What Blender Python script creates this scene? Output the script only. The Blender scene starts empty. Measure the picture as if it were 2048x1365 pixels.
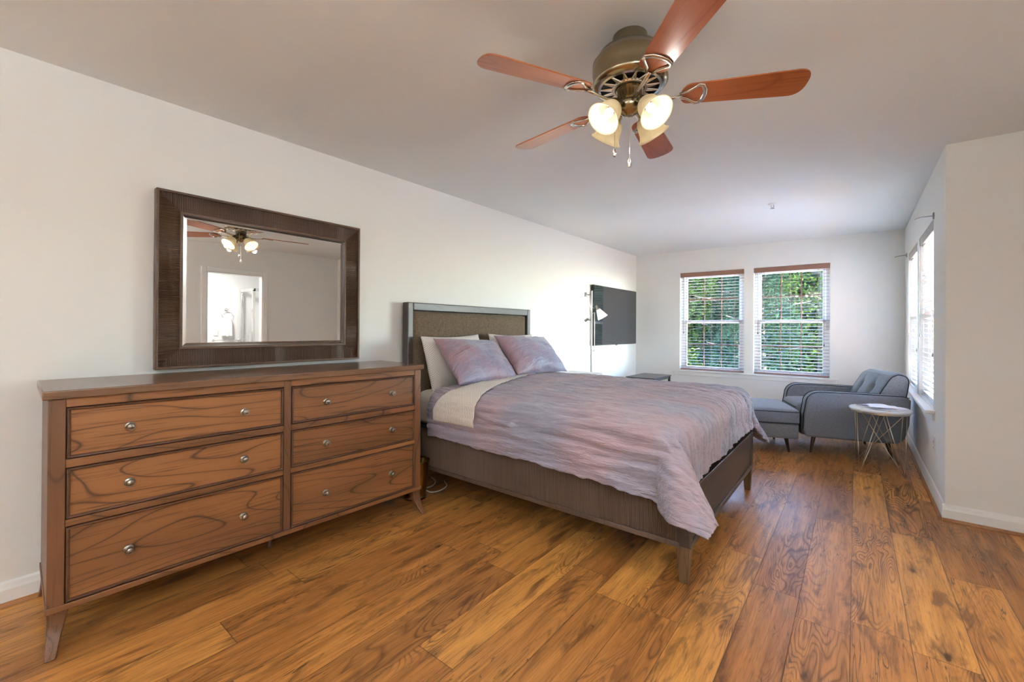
import bpy, bmesh, math, random
from mathutils import Vector, Matrix, noise
random.seed(7)
PI = math.pi
S = bpy.context.scene
COL = S.collection
sin, cos, rad = math.sin, math.cos, math.radians

# ------------------------------------------------------------------ camera
FPX, YAW, PITCH, ROLL, CAMH = 862.75, 0.67271822, 0.00362802, 0.00566864, 1.225
F0 = Vector((-sin(YAW)*cos(PITCH), cos(YAW)*cos(PITCH), sin(PITCH)))
R0 = Vector((cos(YAW), sin(YAW), 0)); U0 = R0.cross(F0)
R2 = cos(ROLL)*R0 + sin(ROLL)*U0; U2 = -sin(ROLL)*R0 + cos(ROLL)*U0
cd = bpy.data.cameras.new('camera'); cam = bpy.data.objects.new('camera', cd); COL.objects.link(cam)
cam.matrix_world = Matrix(((R2.x, U2.x, -F0.x, 0), (R2.y, U2.y, -F0.y, 0), (R2.z, U2.z, -F0.z, CAMH), (0, 0, 0, 1)))
cd.sensor_width = 36; cd.lens = FPX/2048*36; cd.shift_y = -27.16/2048; cd.clip_start = .02
S.camera = cam
# ------------------------------------------------------------------ world, sun, exposure
W = bpy.data.worlds.new('sky'); S.world = W; W.use_nodes = True
wn = W.node_tree; wn.nodes.clear()
sky = wn.nodes.new('ShaderNodeTexSky'); sky.sky_type = 'NISHITA'; sky.sun_disc = False
sky.sun_elevation = rad(50); sky.sun_rotation = rad(200); sky.air_density = 1.2; sky.dust_density = .3
wb = wn.nodes.new('ShaderNodeBackground'); wo = wn.nodes.new('ShaderNodeOutputWorld')
wb.inputs[1].default_value = 5.0
tint = wn.nodes.new('ShaderNodeMix'); tint.data_type = 'RGBA'; tint.blend_type = 'MULTIPLY'; tint.inputs[0].default_value = 1
tint.inputs[7].default_value = (.80, .93, 1.12, 1)
wn.links.new(sky.outputs[0], tint.inputs[6]); wn.links.new(tint.outputs[2], wb.inputs[0]); wn.links.new(wb.outputs[0], wo.inputs[0])
sl = bpy.data.lights.new('sun', 'SUN'); sl.energy = 70.0; sl.angle = rad(1); sl.color = (1, .95, .87)
so = bpy.data.objects.new('sun', sl); COL.objects.link(so)
so.rotation_euler = Vector((-.60, -.06, -.80)).to_track_quat('-Z', 'Y').to_euler()
vs = S.view_settings
vs.view_transform = 'Standard'; vs.look = 'None'; vs.gamma = 1; vs.use_curve_mapping = False
vs.exposure = 1.1
LAMP = 0.9
try:
    S.cycles.max_bounces = 9; S.cycles.diffuse_bounces = 5; S.cycles.glossy_bounces = 4
    S.cycles.transmission_bounces = 6; S.cycles.transparent_max_bounces = 10
    S.cycles.sample_clamp_indirect = 12; S.cycles.caustics_reflective = False; S.cycles.caustics_refractive = False
except Exception: pass

# ------------------------------------------------------------------ materials
MATS = {}
class N:
    def __init__(s, name):
        s.m = bpy.data.materials.new(name); s.m.use_nodes = True; s.t = s.m.node_tree
        s.b = s.t.nodes['Principled BSDF']; MATS[name] = s.m
    def n(s, typ, **kw):
        o = s.t.nodes.new(typ)
        for k, v in kw.items(): setattr(o, k, v)
        return o
    def l(s, a, b): s.t.links.new(a, b)
    def val(s, x): return x
    def math(s, op, a, b=None, c=None):
        o = s.n('ShaderNodeMath', operation=op)
        for i, x in enumerate((a, b, c)):
            if x is None: continue
            if isinstance(x, (int, float)): o.inputs[i].default_value = x
            else: s.l(x, o.inputs[i])
        return o.outputs[0]
    def coord(s, scale=(1, 1, 1), kind='Object'):
        tc = s.n('ShaderNodeTexCoord'); mp = s.n('ShaderNodeMapping'); mp.inputs['Scale'].default_value = scale
        s.l(tc.outputs[kind], mp.inputs[0]); return mp.outputs[0]
    def noise(s, vec, scale=5, detail=3, rough=.5, dist=0):
        o = s.n('ShaderNodeTexNoise'); o.inputs['Scale'].default_value = scale; o.inputs['Detail'].default_value = detail
        o.inputs['Roughness'].default_value = rough; o.inputs['Distortion'].default_value = dist
        if vec is not None: s.l(vec, o.inputs['Vector'])
        return o.outputs['Fac']
    def ramp(s, fac, stops, interp='LINEAR'):
        o = s.n('ShaderNodeValToRGB'); cr = o.color_ramp; cr.interpolation = interp
        while len(cr.elements) < len(stops): cr.elements.new(.5)
        for e, (p, c) in zip(cr.elements, stops):
            e.position = p; e.color = (c, c, c, 1) if isinstance(c, (int, float)) else (*c, 1)
        s.l(fac, o.inputs[0]); return o.outputs[0]
    def mix(s, fac, a, b, typ='MIX'):
        o = s.n('ShaderNodeMix', data_type='RGBA', blend_type=typ)
        for i, x in ((0, fac), (6, a), (7, b)):
            if isinstance(x, (int, float)): o.inputs[i].default_value = x
            elif isinstance(x, tuple): o.inputs[i].default_value = (*x, 1)
            else: s.l(x, o.inputs[i])
        return o.outputs[2]
    def bump(s, h, strength=.3, dist=.01):
        o = s.n('ShaderNodeBump'); o.inputs['Strength'].default_value = strength; o.inputs['Distance'].default_value = dist
        s.l(h, o.inputs['Height']); s.l(o.outputs[0], s.b.inputs['Normal']); return o
    def set(s, color=None, rough=None, metal=None, **kw):
        for k, v in (('Base Color', color), ('Roughness', rough), ('Metallic', metal), *kw.items()):
            if v is None: continue
            k = k.replace('_', ' ')
            if isinstance(v, tuple): s.b.inputs[k].default_value = (*v, 1)
            elif isinstance(v, (int, float)): s.b.inputs[k].default_value = v
            else: s.l(v, s.b.inputs[k])
        return s.m

def plain(name, color, rough=.5, metal=0, var=.06, scale=6, bump=0, bscale=200, **kw):
    s = N(name); v = s.coord()
    f = s.noise(v, scale, 3)
    a = tuple(c*(1-var) for c in color); b = tuple(min(1, c*(1+var)) for c in color)
    c = s.mix(f, a, b)
    if bump: s.bump(s.noise(v, bscale, 2), bump, .002)
    return s.set(c, rough, metal, **kw)

def wood(name, base, dark, light, axis='y', contour=9, rough=.42, lines=.6):
    """veneer: contour lines of a stretched noise make cathedral grain along axis"""
    s = N(name)
    st = {'x': (.55, 3.2, 3.2), 'y': (3.2, .55, 3.2), 'z': (3.2, 3.2, .55)}[axis]
    fs = {'x': (2.5, 90, 90), 'y': (90, 2.5, 90), 'z': (90, 90, 2.5)}[axis]
    oi = s.n('ShaderNodeObjectInfo')
    tc = s.n('ShaderNodeTexCoord'); add = s.n('ShaderNodeVectorMath', operation='ADD')
    sc = s.n('ShaderNodeVectorMath', operation='SCALE'); s.l(oi.outputs['Random'], sc.inputs[3]); sc.inputs[0].default_value = (7, 3, 5)
    s.l(tc.outputs['Object'], add.inputs[0]); s.l(sc.outputs[0], add.inputs[1])
    def mp(scale):
        m = s.n('ShaderNodeMapping'); m.inputs['Scale'].default_value = scale; s.l(add.outputs[0], m.inputs[0]); return m.outputs[0]
    n1 = s.noise(mp(st), 1.35, 1.0, .35, .12)
    fr = s.math('PINGPONG', s.math('MULTIPLY', n1, contour), .5)
    ln = s.ramp(fr, [(0, 1.0), (.022, .62), (.055, .16), (.16, .05), (.5, 0)])
    fine = s.noise(mp(fs), 1.2, 3, .6)
    pores = s.ramp(fine, [(.3, 1), (.46, 0)])
    big = s.noise(mp(tuple(x*.8 for x in st)), 1.1, 2)
    c = s.mix(s.ramp(big, [(.36, 0), (.62, 1)]), base, light)
    c = s.mix(s.math('MULTIPLY', ln, lines), c, dark)
    c = s.mix(s.math('MULTIPLY', pores, .6), c, dark)
    s.bump(fine, .12, .002)
    return s.set(c, rough)

def floor_mat():
    s = N('plank_floor'); PW = .186; PL = 1.25
    tc = s.n('ShaderNodeTexCoord'); sp = s.n('ShaderNodeSeparateXYZ'); s.l(tc.outputs['Object'], sp.inputs[0])
    X, Y = sp.outputs[0], sp.outputs[1]
    u = s.math('DIVIDE', s.math('ADD', X, .014+PW*40), PW); iu = s.math('FLOOR', u); fu = s.math('FRACT', u)
    wn1 = s.n('ShaderNodeTexWhiteNoise', noise_dimensions='1D'); s.l(iu, wn1.inputs['W'])
    v = s.math('ADD', s.math('DIVIDE', s.math('ADD', Y, 20), PL), wn1.outputs['Value']); iv = s.math('FLOOR', v); fv = s.math('FRACT', v)
    idv = s.n('ShaderNodeCombineXYZ'); s.l(iu, idv.inputs[0]); s.l(iv, idv.inputs[1])
    w2 = s.n('ShaderNodeTexWhiteNoise', noise_dimensions='3D'); s.l(idv.outputs[0], w2.inputs['Vector'])
    rnd = w2.outputs['Value']
    sc = s.n('ShaderNodeVectorMath', operation='SCALE'); s.l(w2.outputs['Color'], sc.inputs[0]); sc.inputs[3].default_value = 37
    ad = s.n('ShaderNodeVectorMath', operation='ADD'); s.l(tc.outputs['Object'], ad.inputs[0]); s.l(sc.outputs[0], ad.inputs[1])
    def mp(scale):
        m = s.n('ShaderNodeMapping'); m.inputs['Scale'].default_value = scale; s.l(ad.outputs[0], m.inputs[0]); return m.outputs[0]
    n1 = s.noise(mp((5.0, .85, 1)), 1.15, 2.2, .5, .5)
    fr = s.math('PINGPONG', s.math('MULTIPLY', n1, 34), .5)
    ln = s.ramp(fr, [(0, 1), (.12, .5), (.26, .05), (.5, 0)])
    msk = s.ramp(s.noise(mp((3, .7, 1)), 1.5, 2), [(.44, 0), (.6, 1)])
    ln = s.math('MULTIPLY', ln, msk)
    fine = s.noise(mp((120, 5.0, 1)), 1.2, 5, .7)
    med = s.noise(mp((17, 1.1, 1)), 1.3, 4, .6, .4)
    blot = s.noise(mp((9, 2.2, 1)), 1.6, 4, .6, .5)
    # per-plank tone
    tone = s.ramp(rnd, [(0, (.27, .095, .022)), (.3, (.50, .195, .042)), (.55, (.36, .128, .028)), (.8, (.72, .32, .070)), (1, (.52, .205, .048))])
    c = s.mix(s.ramp(med, [(.3, 0), (.7, 1)]), s.mix(.45, tone, (.14, .046, .012)), s.mix(.35, tone, (.80, .37, .10)))
    c = s.mix(s.math('MULTIPLY', s.ramp(blot, [(.34, 1), (.47, 0)]), .6), c, (.060, .020, .008))
    c = s.mix(s.math('MULTIPLY', ln, .75), c, (.085, .030, .011))
    c = s.mix(s.math('MULTIPLY', s.ramp(fine, [(.34, 1), (.5, 0)]), .5), c, (.075, .027, .010))
    # knots: sparse dark spots with rings
    vo = s.n('ShaderNodeTexVoronoi'); vo.inputs['Scale'].default_value = 1.0; s.l(mp((4.5, 1.9, 1)), vo.inputs['Vector'])
    kd = s.math('ADD', vo.outputs['Distance'], s.math('MULTIPLY', s.math('SUBTRACT', blot, .5), .12))
    kn = s.ramp(kd, [(0, 1), (.03, .9), (.055, .15), (.09, 0)])
    c = s.mix(s.math('MULTIPLY', kn, .8), c, (.030, .011, .006))
    # dark cracks
    ck = s.ramp(s.noise(mp((26, 1.5, 1)), 1.1, 3, .5, 1.2), [(.485, 0), (.5, 1), (.515, 0)])
    cm = s.ramp(s.noise(mp((3, 1.1, 1)), 1.7, 2), [(.55, 0), (.62, 1)])
    c = s.mix(s.math('MULTIPLY', s.math('MULTIPLY', ck, cm), .8), c, (.028, .011, .006))
    # seams
    e1 = s.math('MINIMUM', fu, s.math('SUBTRACT', 1, fu)); e1 = s.math('MULTIPLY', e1, PW)
    e2 = s.math('MULTIPLY', s.math('MINIMUM', fv, s.math('SUBTRACT', 1, fv)), PL)
    e = s.math('MINIMUM', e1, e2)
    seam = s.ramp(s.math('MULTIPLY', e, 200), [(0, 1), (.22, .8), (.42, 0)])
    c = s.mix(s.math('MULTIPLY', seam, .7), c, (.035, .013, .006))
    hgt = s.math('SUBTRACT', s.math('SUBTRACT', s.math('MULTIPLY', fine, .25), s.math('MULTIPLY', ln, .5)), s.math('MULTIPLY', seam, 1.2))
    s.bump(hgt, .35, .0025)
    r = s.math('ADD', s.math('MULTIPLY', fine, .14), s.math('ADD', s.math('MULTIPLY', ln, .1), .33))
    return s.set(c, r, 0, Specular_IOR_Level=.42)
FLOOR = floor_mat()

WALL = plain('wall_paint', (.81, .80, .77), .85, var=.012, scale=1.2, bump=.08, bscale=350)
CEIL = plain('ceiling_paint', (.82, .845, .84), .9, var=.012, scale=1.2, bump=.1, bscale=300)
TRIM = plain('white_trim_paint', (.84, .83, .81), .38, var=.02)
VINYL = plain('white_vinyl', (.86, .86, .86), .35, var=.02)
SHOE = wood('shoe_moulding_wood', (.30, .115, .030), (.10, .035, .012), (.38, .16, .045), 'y', 6)
DW = wood('dresser_veneer', (.175, .074, .029), (.030, .013, .007), (.31, .128, .045), 'y', 13, .36, .85)
DWZ = wood('dresser_post_wood', (.13, .056, .025), (.030, .013, .008), (.20, .085, .036), 'z', 11, .4, .6)
DWT = wood('dresser_top_wood', (.150, .072, .036), (.050, .024, .014), (.21, .108, .058), 'y', 9, .22, .5)
DWM = wood('dresser_moulding_wood', (.085, .036, .019), (.022, .010, .007), (.12, .052, .027), 'y', 5, .35, .5)
BEDW = wood('bed_dark_wood', (.045, .032, .028), (.018, .013, .012), (.075, .055, .047), 'y', 9, .36, .5)
BEDZ = wood('bed_leg_wood', (.105, .058, .028), (.03, .017, .01), (.17, .092, .043), 'z', 8, .35, .6)
REED = wood('reeded_wood', (.105, .065, .045), (.045, .028, .020), (.13, .083, .060), 'z', 4, .42, .4)
MIRW = wood('mirror_frame_wood', (.085, .045, .028), (.034, .018, .012), (.115, .062, .038), 'y', 5, .38, .5)
KNOB = plain('antique_pewter', (.30, .27, .23), .30, 1, var=.25, scale=60)
BRONZE = plain('antique_brass', (.36, .30, .195), .19, 1, var=.1, scale=12)
NICKEL = plain('brushed_nickel', (.66, .61, .53), .22, 1, var=.08, scale=20)
CHROME = plain('chrome', (.8, .8, .8), .1, 1, var=.03)
STEEL = plain('grey_steel', (.33, .32, .31), .35, 1, var=.08)
GOLD = plain('champagne_wire', (.60, .50, .37), .28, 1, var=.05)
BLACKFAB = plain('black_platform_fabric', (.018, .020, .022), .85, var=.3, scale=60, bump=.3, bscale=400)
BLACK = plain('black_plastic', (.012, .012, .013), .35, var=.2)
SCREEN = plain('tv_screen', (.024, .023, .026), .04, var=.05, Specular_IOR_Level=.9, Coat_Weight=.15, Coat_Roughness=.02)
CORD = plain('white_cord', (.62, .63, .66), .5)
OUTPL = plain('outlet_plastic', (.74, .73, .70), .35)
PAPER = plain('paper', (.78, .78, .84), .7, var=.1, scale=30)
LMET = plain('satin_lamp_metal', (.36, .345, .33), .3, 1, var=.08)
MARBLE = plain('white_tabletop', (.74, .74, .74), .25, var=.08, scale=7)
TOWEL = plain('white_towel', (.86, .85, .84), .95, var=.05, bump=.6, bscale=250)
BATHW = plain('bathroom_paint', (.80, .80, .80), .8, var=.01)
TILE = plain('bathroom_floor', (.55, .53, .5), .3, var=.08)
MULL = plain('grille_bar', (.20, .095, .065), .5)
VAL = wood('valance_wood', (.235, .115, .075), (.16, .075, .05), (.28, .145, .098), 'x', 5, .45, .3)
SLAT = plain('blind_slat', (.22, .165, .14), .42, var=.05)
VALG = plain('grey_valance', (.42, .38, .345), .45, var=.05)
SLATW = plain('white_blind_slat', (.78, .77, .76), .42, var=.02)
DARKT = plain('dark_table_top', (.045, .043, .047), .3, var=.2)
NST = plain('pale_nightstand', (.50, .47, .44), .4, var=.06)
LEGW = wood('dark_leg_wood', (.040, .020, .012), (.014, .008, .006), (.065, .034, .020), 'z', 6, .3)
PLASTIC = plain('white_plastic', (.8, .8, .79), .4)

def fabric(name, col, col2, scale=420, rough=.95, bmp=.35, sheen=.15):
    s = N(name); v = s.coord()
    a = s.noise(s.coord((1, 1, .12)), scale, 2); b = s.noise(s.coord((.12, .12, 1)), scale, 2)
    f = s.math('MULTIPLY', s.math('ADD', a, b), .5)
    c = s.mix(s.ramp(f, [(.38, 0), (.62, 1)]), col, col2)
    big = s.noise(v, 3, 2); c = s.mix(s.math('MULTIPLY', big, .25), c, tuple(x*.8 for x in col))
    s.bump(f, bmp, .002)
    return s.set(c, rough, 0, Sheen_Weight=sheen, Sheen_Roughness=.5)
CHAIRF = fabric('charcoal_chair_fabric', (.14, .152, .178), (.24, .258, .295))
PIPE = plain('dark_piping', (.020, .024, .032), .8)
HBF = fabric('taupe_linen', (.085, .055, .032), (.185, .128, .080), 230)

def duvet_mat(name, sx, sy, sz, a=(.43, .315, .355), b=(.325, .32, .41)):
    s = N(name)
    v = s.coord((sx, sy, sz))
    r = s.noise(v, 1, 5, .6, .6)
    r2 = s.noise(s.coord((sx*2.2, sy*2.2, sz*2.2)), 1, 3, .6, .4)
    h = s.math('ADD', r, s.math('MULTIPLY', r2, .5))
    big = s.noise(s.coord((1, 1, 1)), 2.1, 2, .5, .3)
    c = s.mix(s.ramp(big, [(.40, 0), (.60, 1)]), a, b)
    c = s.mix(s.ramp(r, [(.35, .45), (.55, 0)]), c, tuple(x*.72 for x in b))  # darker crinkle valleys: crease shade painted into the colour
    c = s.mix(s.ramp(r2, [(.52, 0), (.72, .35)]), c, (.46, .38, .44))
    s.bump(h, 1.0, .018)
    return s.set(c, .44, 0, Sheen_Weight=.35, Sheen_Roughness=.4)
DUVET = duvet_mat('mauve_crinkle_duvet', 5, 34, 34)
SHAM = duvet_mat('mauve_crinkle_sham', 26, 3.2, 3.2, (.32, .185, .215), (.24, .235, .335))

def dots(name, axes):
    s = N(name); tc = s.n('ShaderNodeTexCoord'); sp = s.n('ShaderNodeSeparateXYZ'); s.l(tc.outputs['Object'], sp.inputs[0])
    P = {'x': sp.outputs[0], 'y': sp.outputs[1], 'z': sp.outputs[2], 'd': s.math('ADD', sp.outputs[0], sp.outputs[2])}
    u, v = P[axes[0]], P[axes[1]]
    k = 2*PI/.030
    p = s.math('MULTIPLY', s.math('SINE', s.math('MULTIPLY', s.math('ADD', u, v), k)), s.math('SINE', s.math('MULTIPLY', s.math('SUBTRACT', u, v), k)))
    p = s.math('ABSOLUTE', p)
    c = s.mix(s.ramp(p, [(.25, 0), (.45, 1)]), (.56, .49, .44), (.86, .81, .75))
    s.bump(s.noise(s.coord(), 14, 3), .3, .008)
    return s.set(c, .85, 0, Sheen_Weight=.1)
SHEETX = dots('patterned_sheet', 'xy'); SHEETD = dots('patterned_sheet_side', 'dy')
SHEETP = dots('patterned_pillowcase', 'yz')

def glass_mat():
    s = N('window_glass'); s.t.nodes.remove(s.b)
    t = s.n('ShaderNodeBsdfTransparent'); g = s.n('ShaderNodeBsdfGlossy'); g.inputs['Roughness'].default_value = .02
    lw = s.n('ShaderNodeLayerWeight'); lw.inputs[0].default_value = .5; mx = s.n('ShaderNodeMixShader')
    s.l(s.math('ADD', .035, s.math('MULTIPLY', s.math('POWER', lw.outputs['Facing'], 4), .4)), mx.inputs[0]); s.l(t.outputs[0], mx.inputs[1]); s.l(g.outputs[0], mx.inputs[2])
    s.l(mx.outputs[0], s.t.nodes['Material Output'].inputs[0]); return s.m
GLASS = glass_mat()
def mirror_mat():
    s = N('mirror_glass'); v = s.coord(); f = s.noise(v, 2, 1)
    return s.set(s.mix(f, (.86, .87, .86), (.88, .885, .88)), .005, 1)
MIRROR = mirror_mat()
def emit(name, col, st):
    s = N(name); e = s.n('ShaderNodeEmission'); e.inputs[0].default_value = (*col, 1); e.inputs[1].default_value = st
    s.l(e.outputs[0], s.t.nodes['Material Output'].inputs[0]); return s.m
BULB = emit('lit_bulb', (1, .92, .80), 2.4)
BULBW = emit('lit_bulb_white', (1, .93, .84), 5)
DOME = emit('lit_dome', (1, .93, .85), 3)
def frosted(name, col, tr=.6):
    s = N(name); s.t.nodes.remove(s.b)
    d = s.n('ShaderNodeBsdfDiffuse'); t = s.n('ShaderNodeBsdfTranslucent'); g = s.n('ShaderNodeBsdfGlossy')
    f = s.noise(s.coord(), 22, 4, .6, 1.0); c = s.mix(s.ramp(f, [(.35, 0), (.65, 1)]), tuple(x*.86 for x in col), col)
    s.l(c, d.inputs[0]); s.l(c, t.inputs[0]); g.inputs['Roughness'].default_value = .2
    m1 = s.n('ShaderNodeMixShader'); m1.inputs[0].default_value = tr; s.l(d.outputs[0], m1.inputs[1]); s.l(t.outputs[0], m1.inputs[2])
    m2 = s.n('ShaderNodeMixShader'); m2.inputs[0].default_value = .06; s.l(m1.outputs[0], m2.inputs[1]); s.l(g.outputs[0], m2.inputs[2])
    s.l(m2.outputs[0], s.t.nodes['Material Output'].inputs[0]); return s.m
SHADE = frosted('alabaster_shade', (.74, .66, .49), .42)
SHADEW = frosted('white_glass_shade', (.95, .93, .90))
def blade_mat():
    return wood('cherry_blade', (.32, .092, .030), (.16, .036, .014), (.41, .13, .042), 'x', 5, .28, .45)
BLADE = blade_mat()
def leaf_mat(name, a, b):
    s = N(name); s.t.nodes.remove(s.b)
    f = s.noise(s.coord(), 1.1, 5, .7); g = s.n('ShaderNodeNewGeometry')
    c = s.mix(s.ramp(s.math('ADD', s.math('MULTIPLY', f, .6), s.math('MULTIPLY', g.outputs['Random Per Island'], .4)), [(.3, 0), (.7, 1)]), a, b)
    d = s.n('ShaderNodeBsdfDiffuse'); t = s.n('ShaderNodeBsdfTranslucent'); s.l(c, d.inputs[0]); s.l(c, t.inputs[0])
    m = s.n('ShaderNodeMixShader'); m.inputs[0].default_value = .3; s.l(d.outputs[0], m.inputs[1]); s.l(t.outputs[0], m.inputs[2])
    s.l(m.outputs[0], s.t.nodes['Material Output'].inputs[0]); return s.m
LEAF1 = leaf_mat('spruce_leaf', (.004, .0095, .007), (.013, .026, .013))
LEAF2 = leaf_mat('bright_leaf', (.010, .021, .004), (.036, .054, .010))
BARK = plain('bark', (.02, .014, .010), .9, var=.3, scale=10, bump=.8, bscale=40)
GRASS = plain('lawn_grass', (.014, .026, .006), .95, var=.4, scale=4)

# ------------------------------------------------------------------ mesh helpers
class MB:
    def __init__(s): s.v = []; s.f = []; s.mat = None
    def add(s, vs, fs, M=None):
        o = len(s.v)
        s.v += [tuple(M @ Vector(p)) if M is not None else tuple(p) for p in vs]
        s.f += [tuple(i+o for i in f) for f in fs]; return s
    def box(s, a, b, M=None):
        (x0, y0, z0), (x1, y1, z1) = a, b
        vs = [(x0, y0, z0), (x1, y0, z0), (x1, y1, z0), (x0, y1, z0), (x0, y0, z1), (x1, y0, z1), (x1, y1, z1), (x0, y1, z1)]
        return s.add(vs, [(0, 3, 2, 1), (4, 5, 6, 7), (0, 1, 5, 4), (1, 2, 6, 5), (2, 3, 7, 6), (3, 0, 4, 7)], M)
    def frustum(s, c0, h0, c1, h1, M=None):
        vs = [(c0[0]+sx*h0[0], c0[1]+sy*h0[1], c0[2]) for sx, sy in ((-1, -1), (1, -1), (1, 1), (-1, 1))]
        vs += [(c1[0]+sx*h1[0], c1[1]+sy*h1[1], c1[2]) for sx, sy in ((-1, -1), (1, -1), (1, 1), (-1, 1))]
        return s.add(vs, [(0, 3, 2, 1), (4, 5, 6, 7), (0, 1, 5, 4), (1, 2, 6, 5), (2, 3, 7, 6), (3, 0, 4, 7)], M)
    def lathe(s, prof, n=32, M=None, cap=True):
        vs = []; fs = []
        for r, z in prof:
            for k in range(n): a = 2*PI*k/n; vs.append((r*cos(a), r*sin(a), z))
        for i in range(len(prof)-1):
            for k in range(n):
                k2 = (k+1) % n; fs.append((i*n+k, i*n+k2, (i+1)*n+k2, (i+1)*n+k))
        if cap:
            if prof[0][0] > 1e-5: fs.append(tuple(range(n))[::-1])
            if prof[-1][0] > 1e-5: fs.append(tuple((len(prof)-1)*n+k for k in range(n)))
        return s.add(vs, fs, M)
    def tube(s, pts, r, n=8, M=None, closed=False, flat=1.0):
        pts = [Vector(p) for p in pts]; vs = []; fs = []; L = len(pts)
        rs = r if isinstance(r, (list, tuple)) else [r]*L
        prev = None
        for i, p in enumerate(pts):
            if closed: t = pts[(i+1) % L]-pts[i-1]
            else: t = pts[min(i+1, L-1)]-pts[max(i-1, 0)]
            t.normalize()
            if prev is None:
                up = Vector((0, 0, 1)) if abs(t.z) < .9 else Vector((1, 0, 0))
                nx = t.cross(up).normalized()
            else:
                nx = (prev - t*prev.dot(t)).normalized()
            prev = nx; ny = t.cross(nx)
            for k in range(n):
                a = 2*PI*k/n; vs.append(p + nx*cos(a)*rs[i] + ny*sin(a)*rs[i]*flat)
        for i in range(L if closed else L-1):
            j = (i+1) % L
            for k in range(n):
                k2 = (k+1) % n; fs.append((i*n+k, i*n+k2, j*n+k2, j*n+k))
        if not closed:
            fs.append(tuple(range(n))[::-1]); fs.append(tuple((L-1)*n+k for k in range(n)))
        return s.add(vs, fs, M)
    def prism(s, poly, h0, h1, axis='z', M=None):
        n = len(poly)
        def P(p, h): return {'z': (p[0], p[1], h), 'y': (p[0], h, p[1]), 'x': (h, p[0], p[1])}[axis]
        vs = [P(p, h0) for p in poly]+[P(p, h1) for p in poly]
        fs = [tuple(range(n))[::-1], tuple(range(n, 2*n))]+[(i, (i+1) % n, n+(i+1) % n, n+i) for i in range(n)]
        return s.add(vs, fs, M)
    def grid(s, fn, nu, nv, M=None, closeu=False):
        vs = [fn(i/(nu if closeu else nu-1), j/(nv-1)) for i in range(nu) for j in range(nv)]; fs = []
        for i in range(nu if closeu else nu-1):
            for j in range(nv-1):
                i2 = (i+1) % nu; fs.append((i*nv+j, i2*nv+j, i2*nv+j+1, i*nv+j+1))
        return s.add(vs, fs, M)
    def build(s, name, mat, parent=None, bevel=0, seg=2, smooth=False, subsurf=0, angle=35, solid=0):
        me = bpy.data.meshes.new(name); me.from_pydata(s.v, [], s.f); me.update()
        bm = bmesh.new(); bm.from_mesh(me); bmesh.ops.recalc_face_normals(bm, faces=bm.faces[:]); bm.to_mesh(me); bm.free()
        if mat: me.materials.append(mat)
        o = bpy.data.objects.new(name, me); COL.objects.link(o)
        if parent: o.parent = parent
        if smooth:
            me.polygons.foreach_set('use_smooth', [True]*len(me.polygons))
            if smooth != 'all': me.set_sharp_from_angle(angle=rad(angle))
        if solid: m = o.modifiers.new('s', 'SOLIDIFY'); m.thickness = solid; m.offset = 0
        if bevel:
            m = o.modifiers.new('b', 'BEVEL'); m.width = bevel; m.segments = seg; m.limit_method = 'ANGLE'; m.angle_limit = rad(40)
            me.polygons.foreach_set('use_smooth', [True]*len(me.polygons)); me.set_sharp_from_angle(angle=rad(50))
            m.harden_normals = False
        if subsurf: m = o.modifiers.new('u', 'SUBSURF'); m.levels = m.render_levels = subsurf
        return o
def tag(o, label=None, cat=None, group=None, kind=None):
    for k, v in (('label', label), ('category', cat), ('group', group), ('kind', kind)):
        if v: o[k] = v
    return o
def empty(name, label, cat, loc=(0, 0, 0), rz=0, group=None):
    o = bpy.data.objects.new(name, None); COL.objects.link(o); o.empty_display_size = .05
    o.location = loc; o.rotation_euler = (0, 0, rz); return tag(o, label, cat, group)
def struct(o): o['kind'] = 'structure'; return o
def T(x, y, z): return Matrix.Translation((x, y, z))
def RX(a): return Matrix.Rotation(a, 4, 'X')
def RY(a): return Matrix.Rotation(a, 4, 'Y')
def RZ(a): return Matrix.Rotation(a, 4, 'Z')
def copy_tree(o, parent=None):
    c = o.copy(); COL.objects.link(c)
    if parent: c.parent = parent
    for ch in [x for x in COL.objects if x.parent == o]: copy_tree(ch, c)
    return c
def point(name, loc, energy, color, r=.03, parent=None):
    l = bpy.data.lights.new(name, 'POINT'); l.energy = energy; l.color = color; l.shadow_soft_size = r
    o = bpy.data.objects.new(name, l); COL.objects.link(o); o.location = loc
    if parent: o.parent = parent
    return o

# ------------------------------------------------------------------ room shell
H = 2.44; XR = .457; YR = 3.95; XO = 1.5; YB = -3.0
LA, LB = Vector((-2.948, -3.0)), Vector((-2.84, 6.85)); BA, BB = Vector((-2.84, 6.85)), Vector((.457, 6.92))
struct(MB().box((-3.2, -3.2, -.12), (3.6, 7.1, 0)).build('floor', FLOOR))
struct(MB().box((-3.2, -3.2, H), (3.6, 7.1, H+.15)).build('ceiling', CEIL))
struct(MB().prism([tuple(LA), tuple(LB), (-2.84, 7.1), (-3.1, 7.1), (-3.1, -3.0)], 0, H).build('wall_left', WALL))
MRE = T(1.5, -3.0, 0) @ RZ(PI)            # local x = -X, local y = -Y (outdoors)
zwins = []
def wall_frame(A, B):
    d = (B-A).normalized(); return math.atan2(d.y, d.x)
# far wall with two windows, local x along the wall

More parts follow.
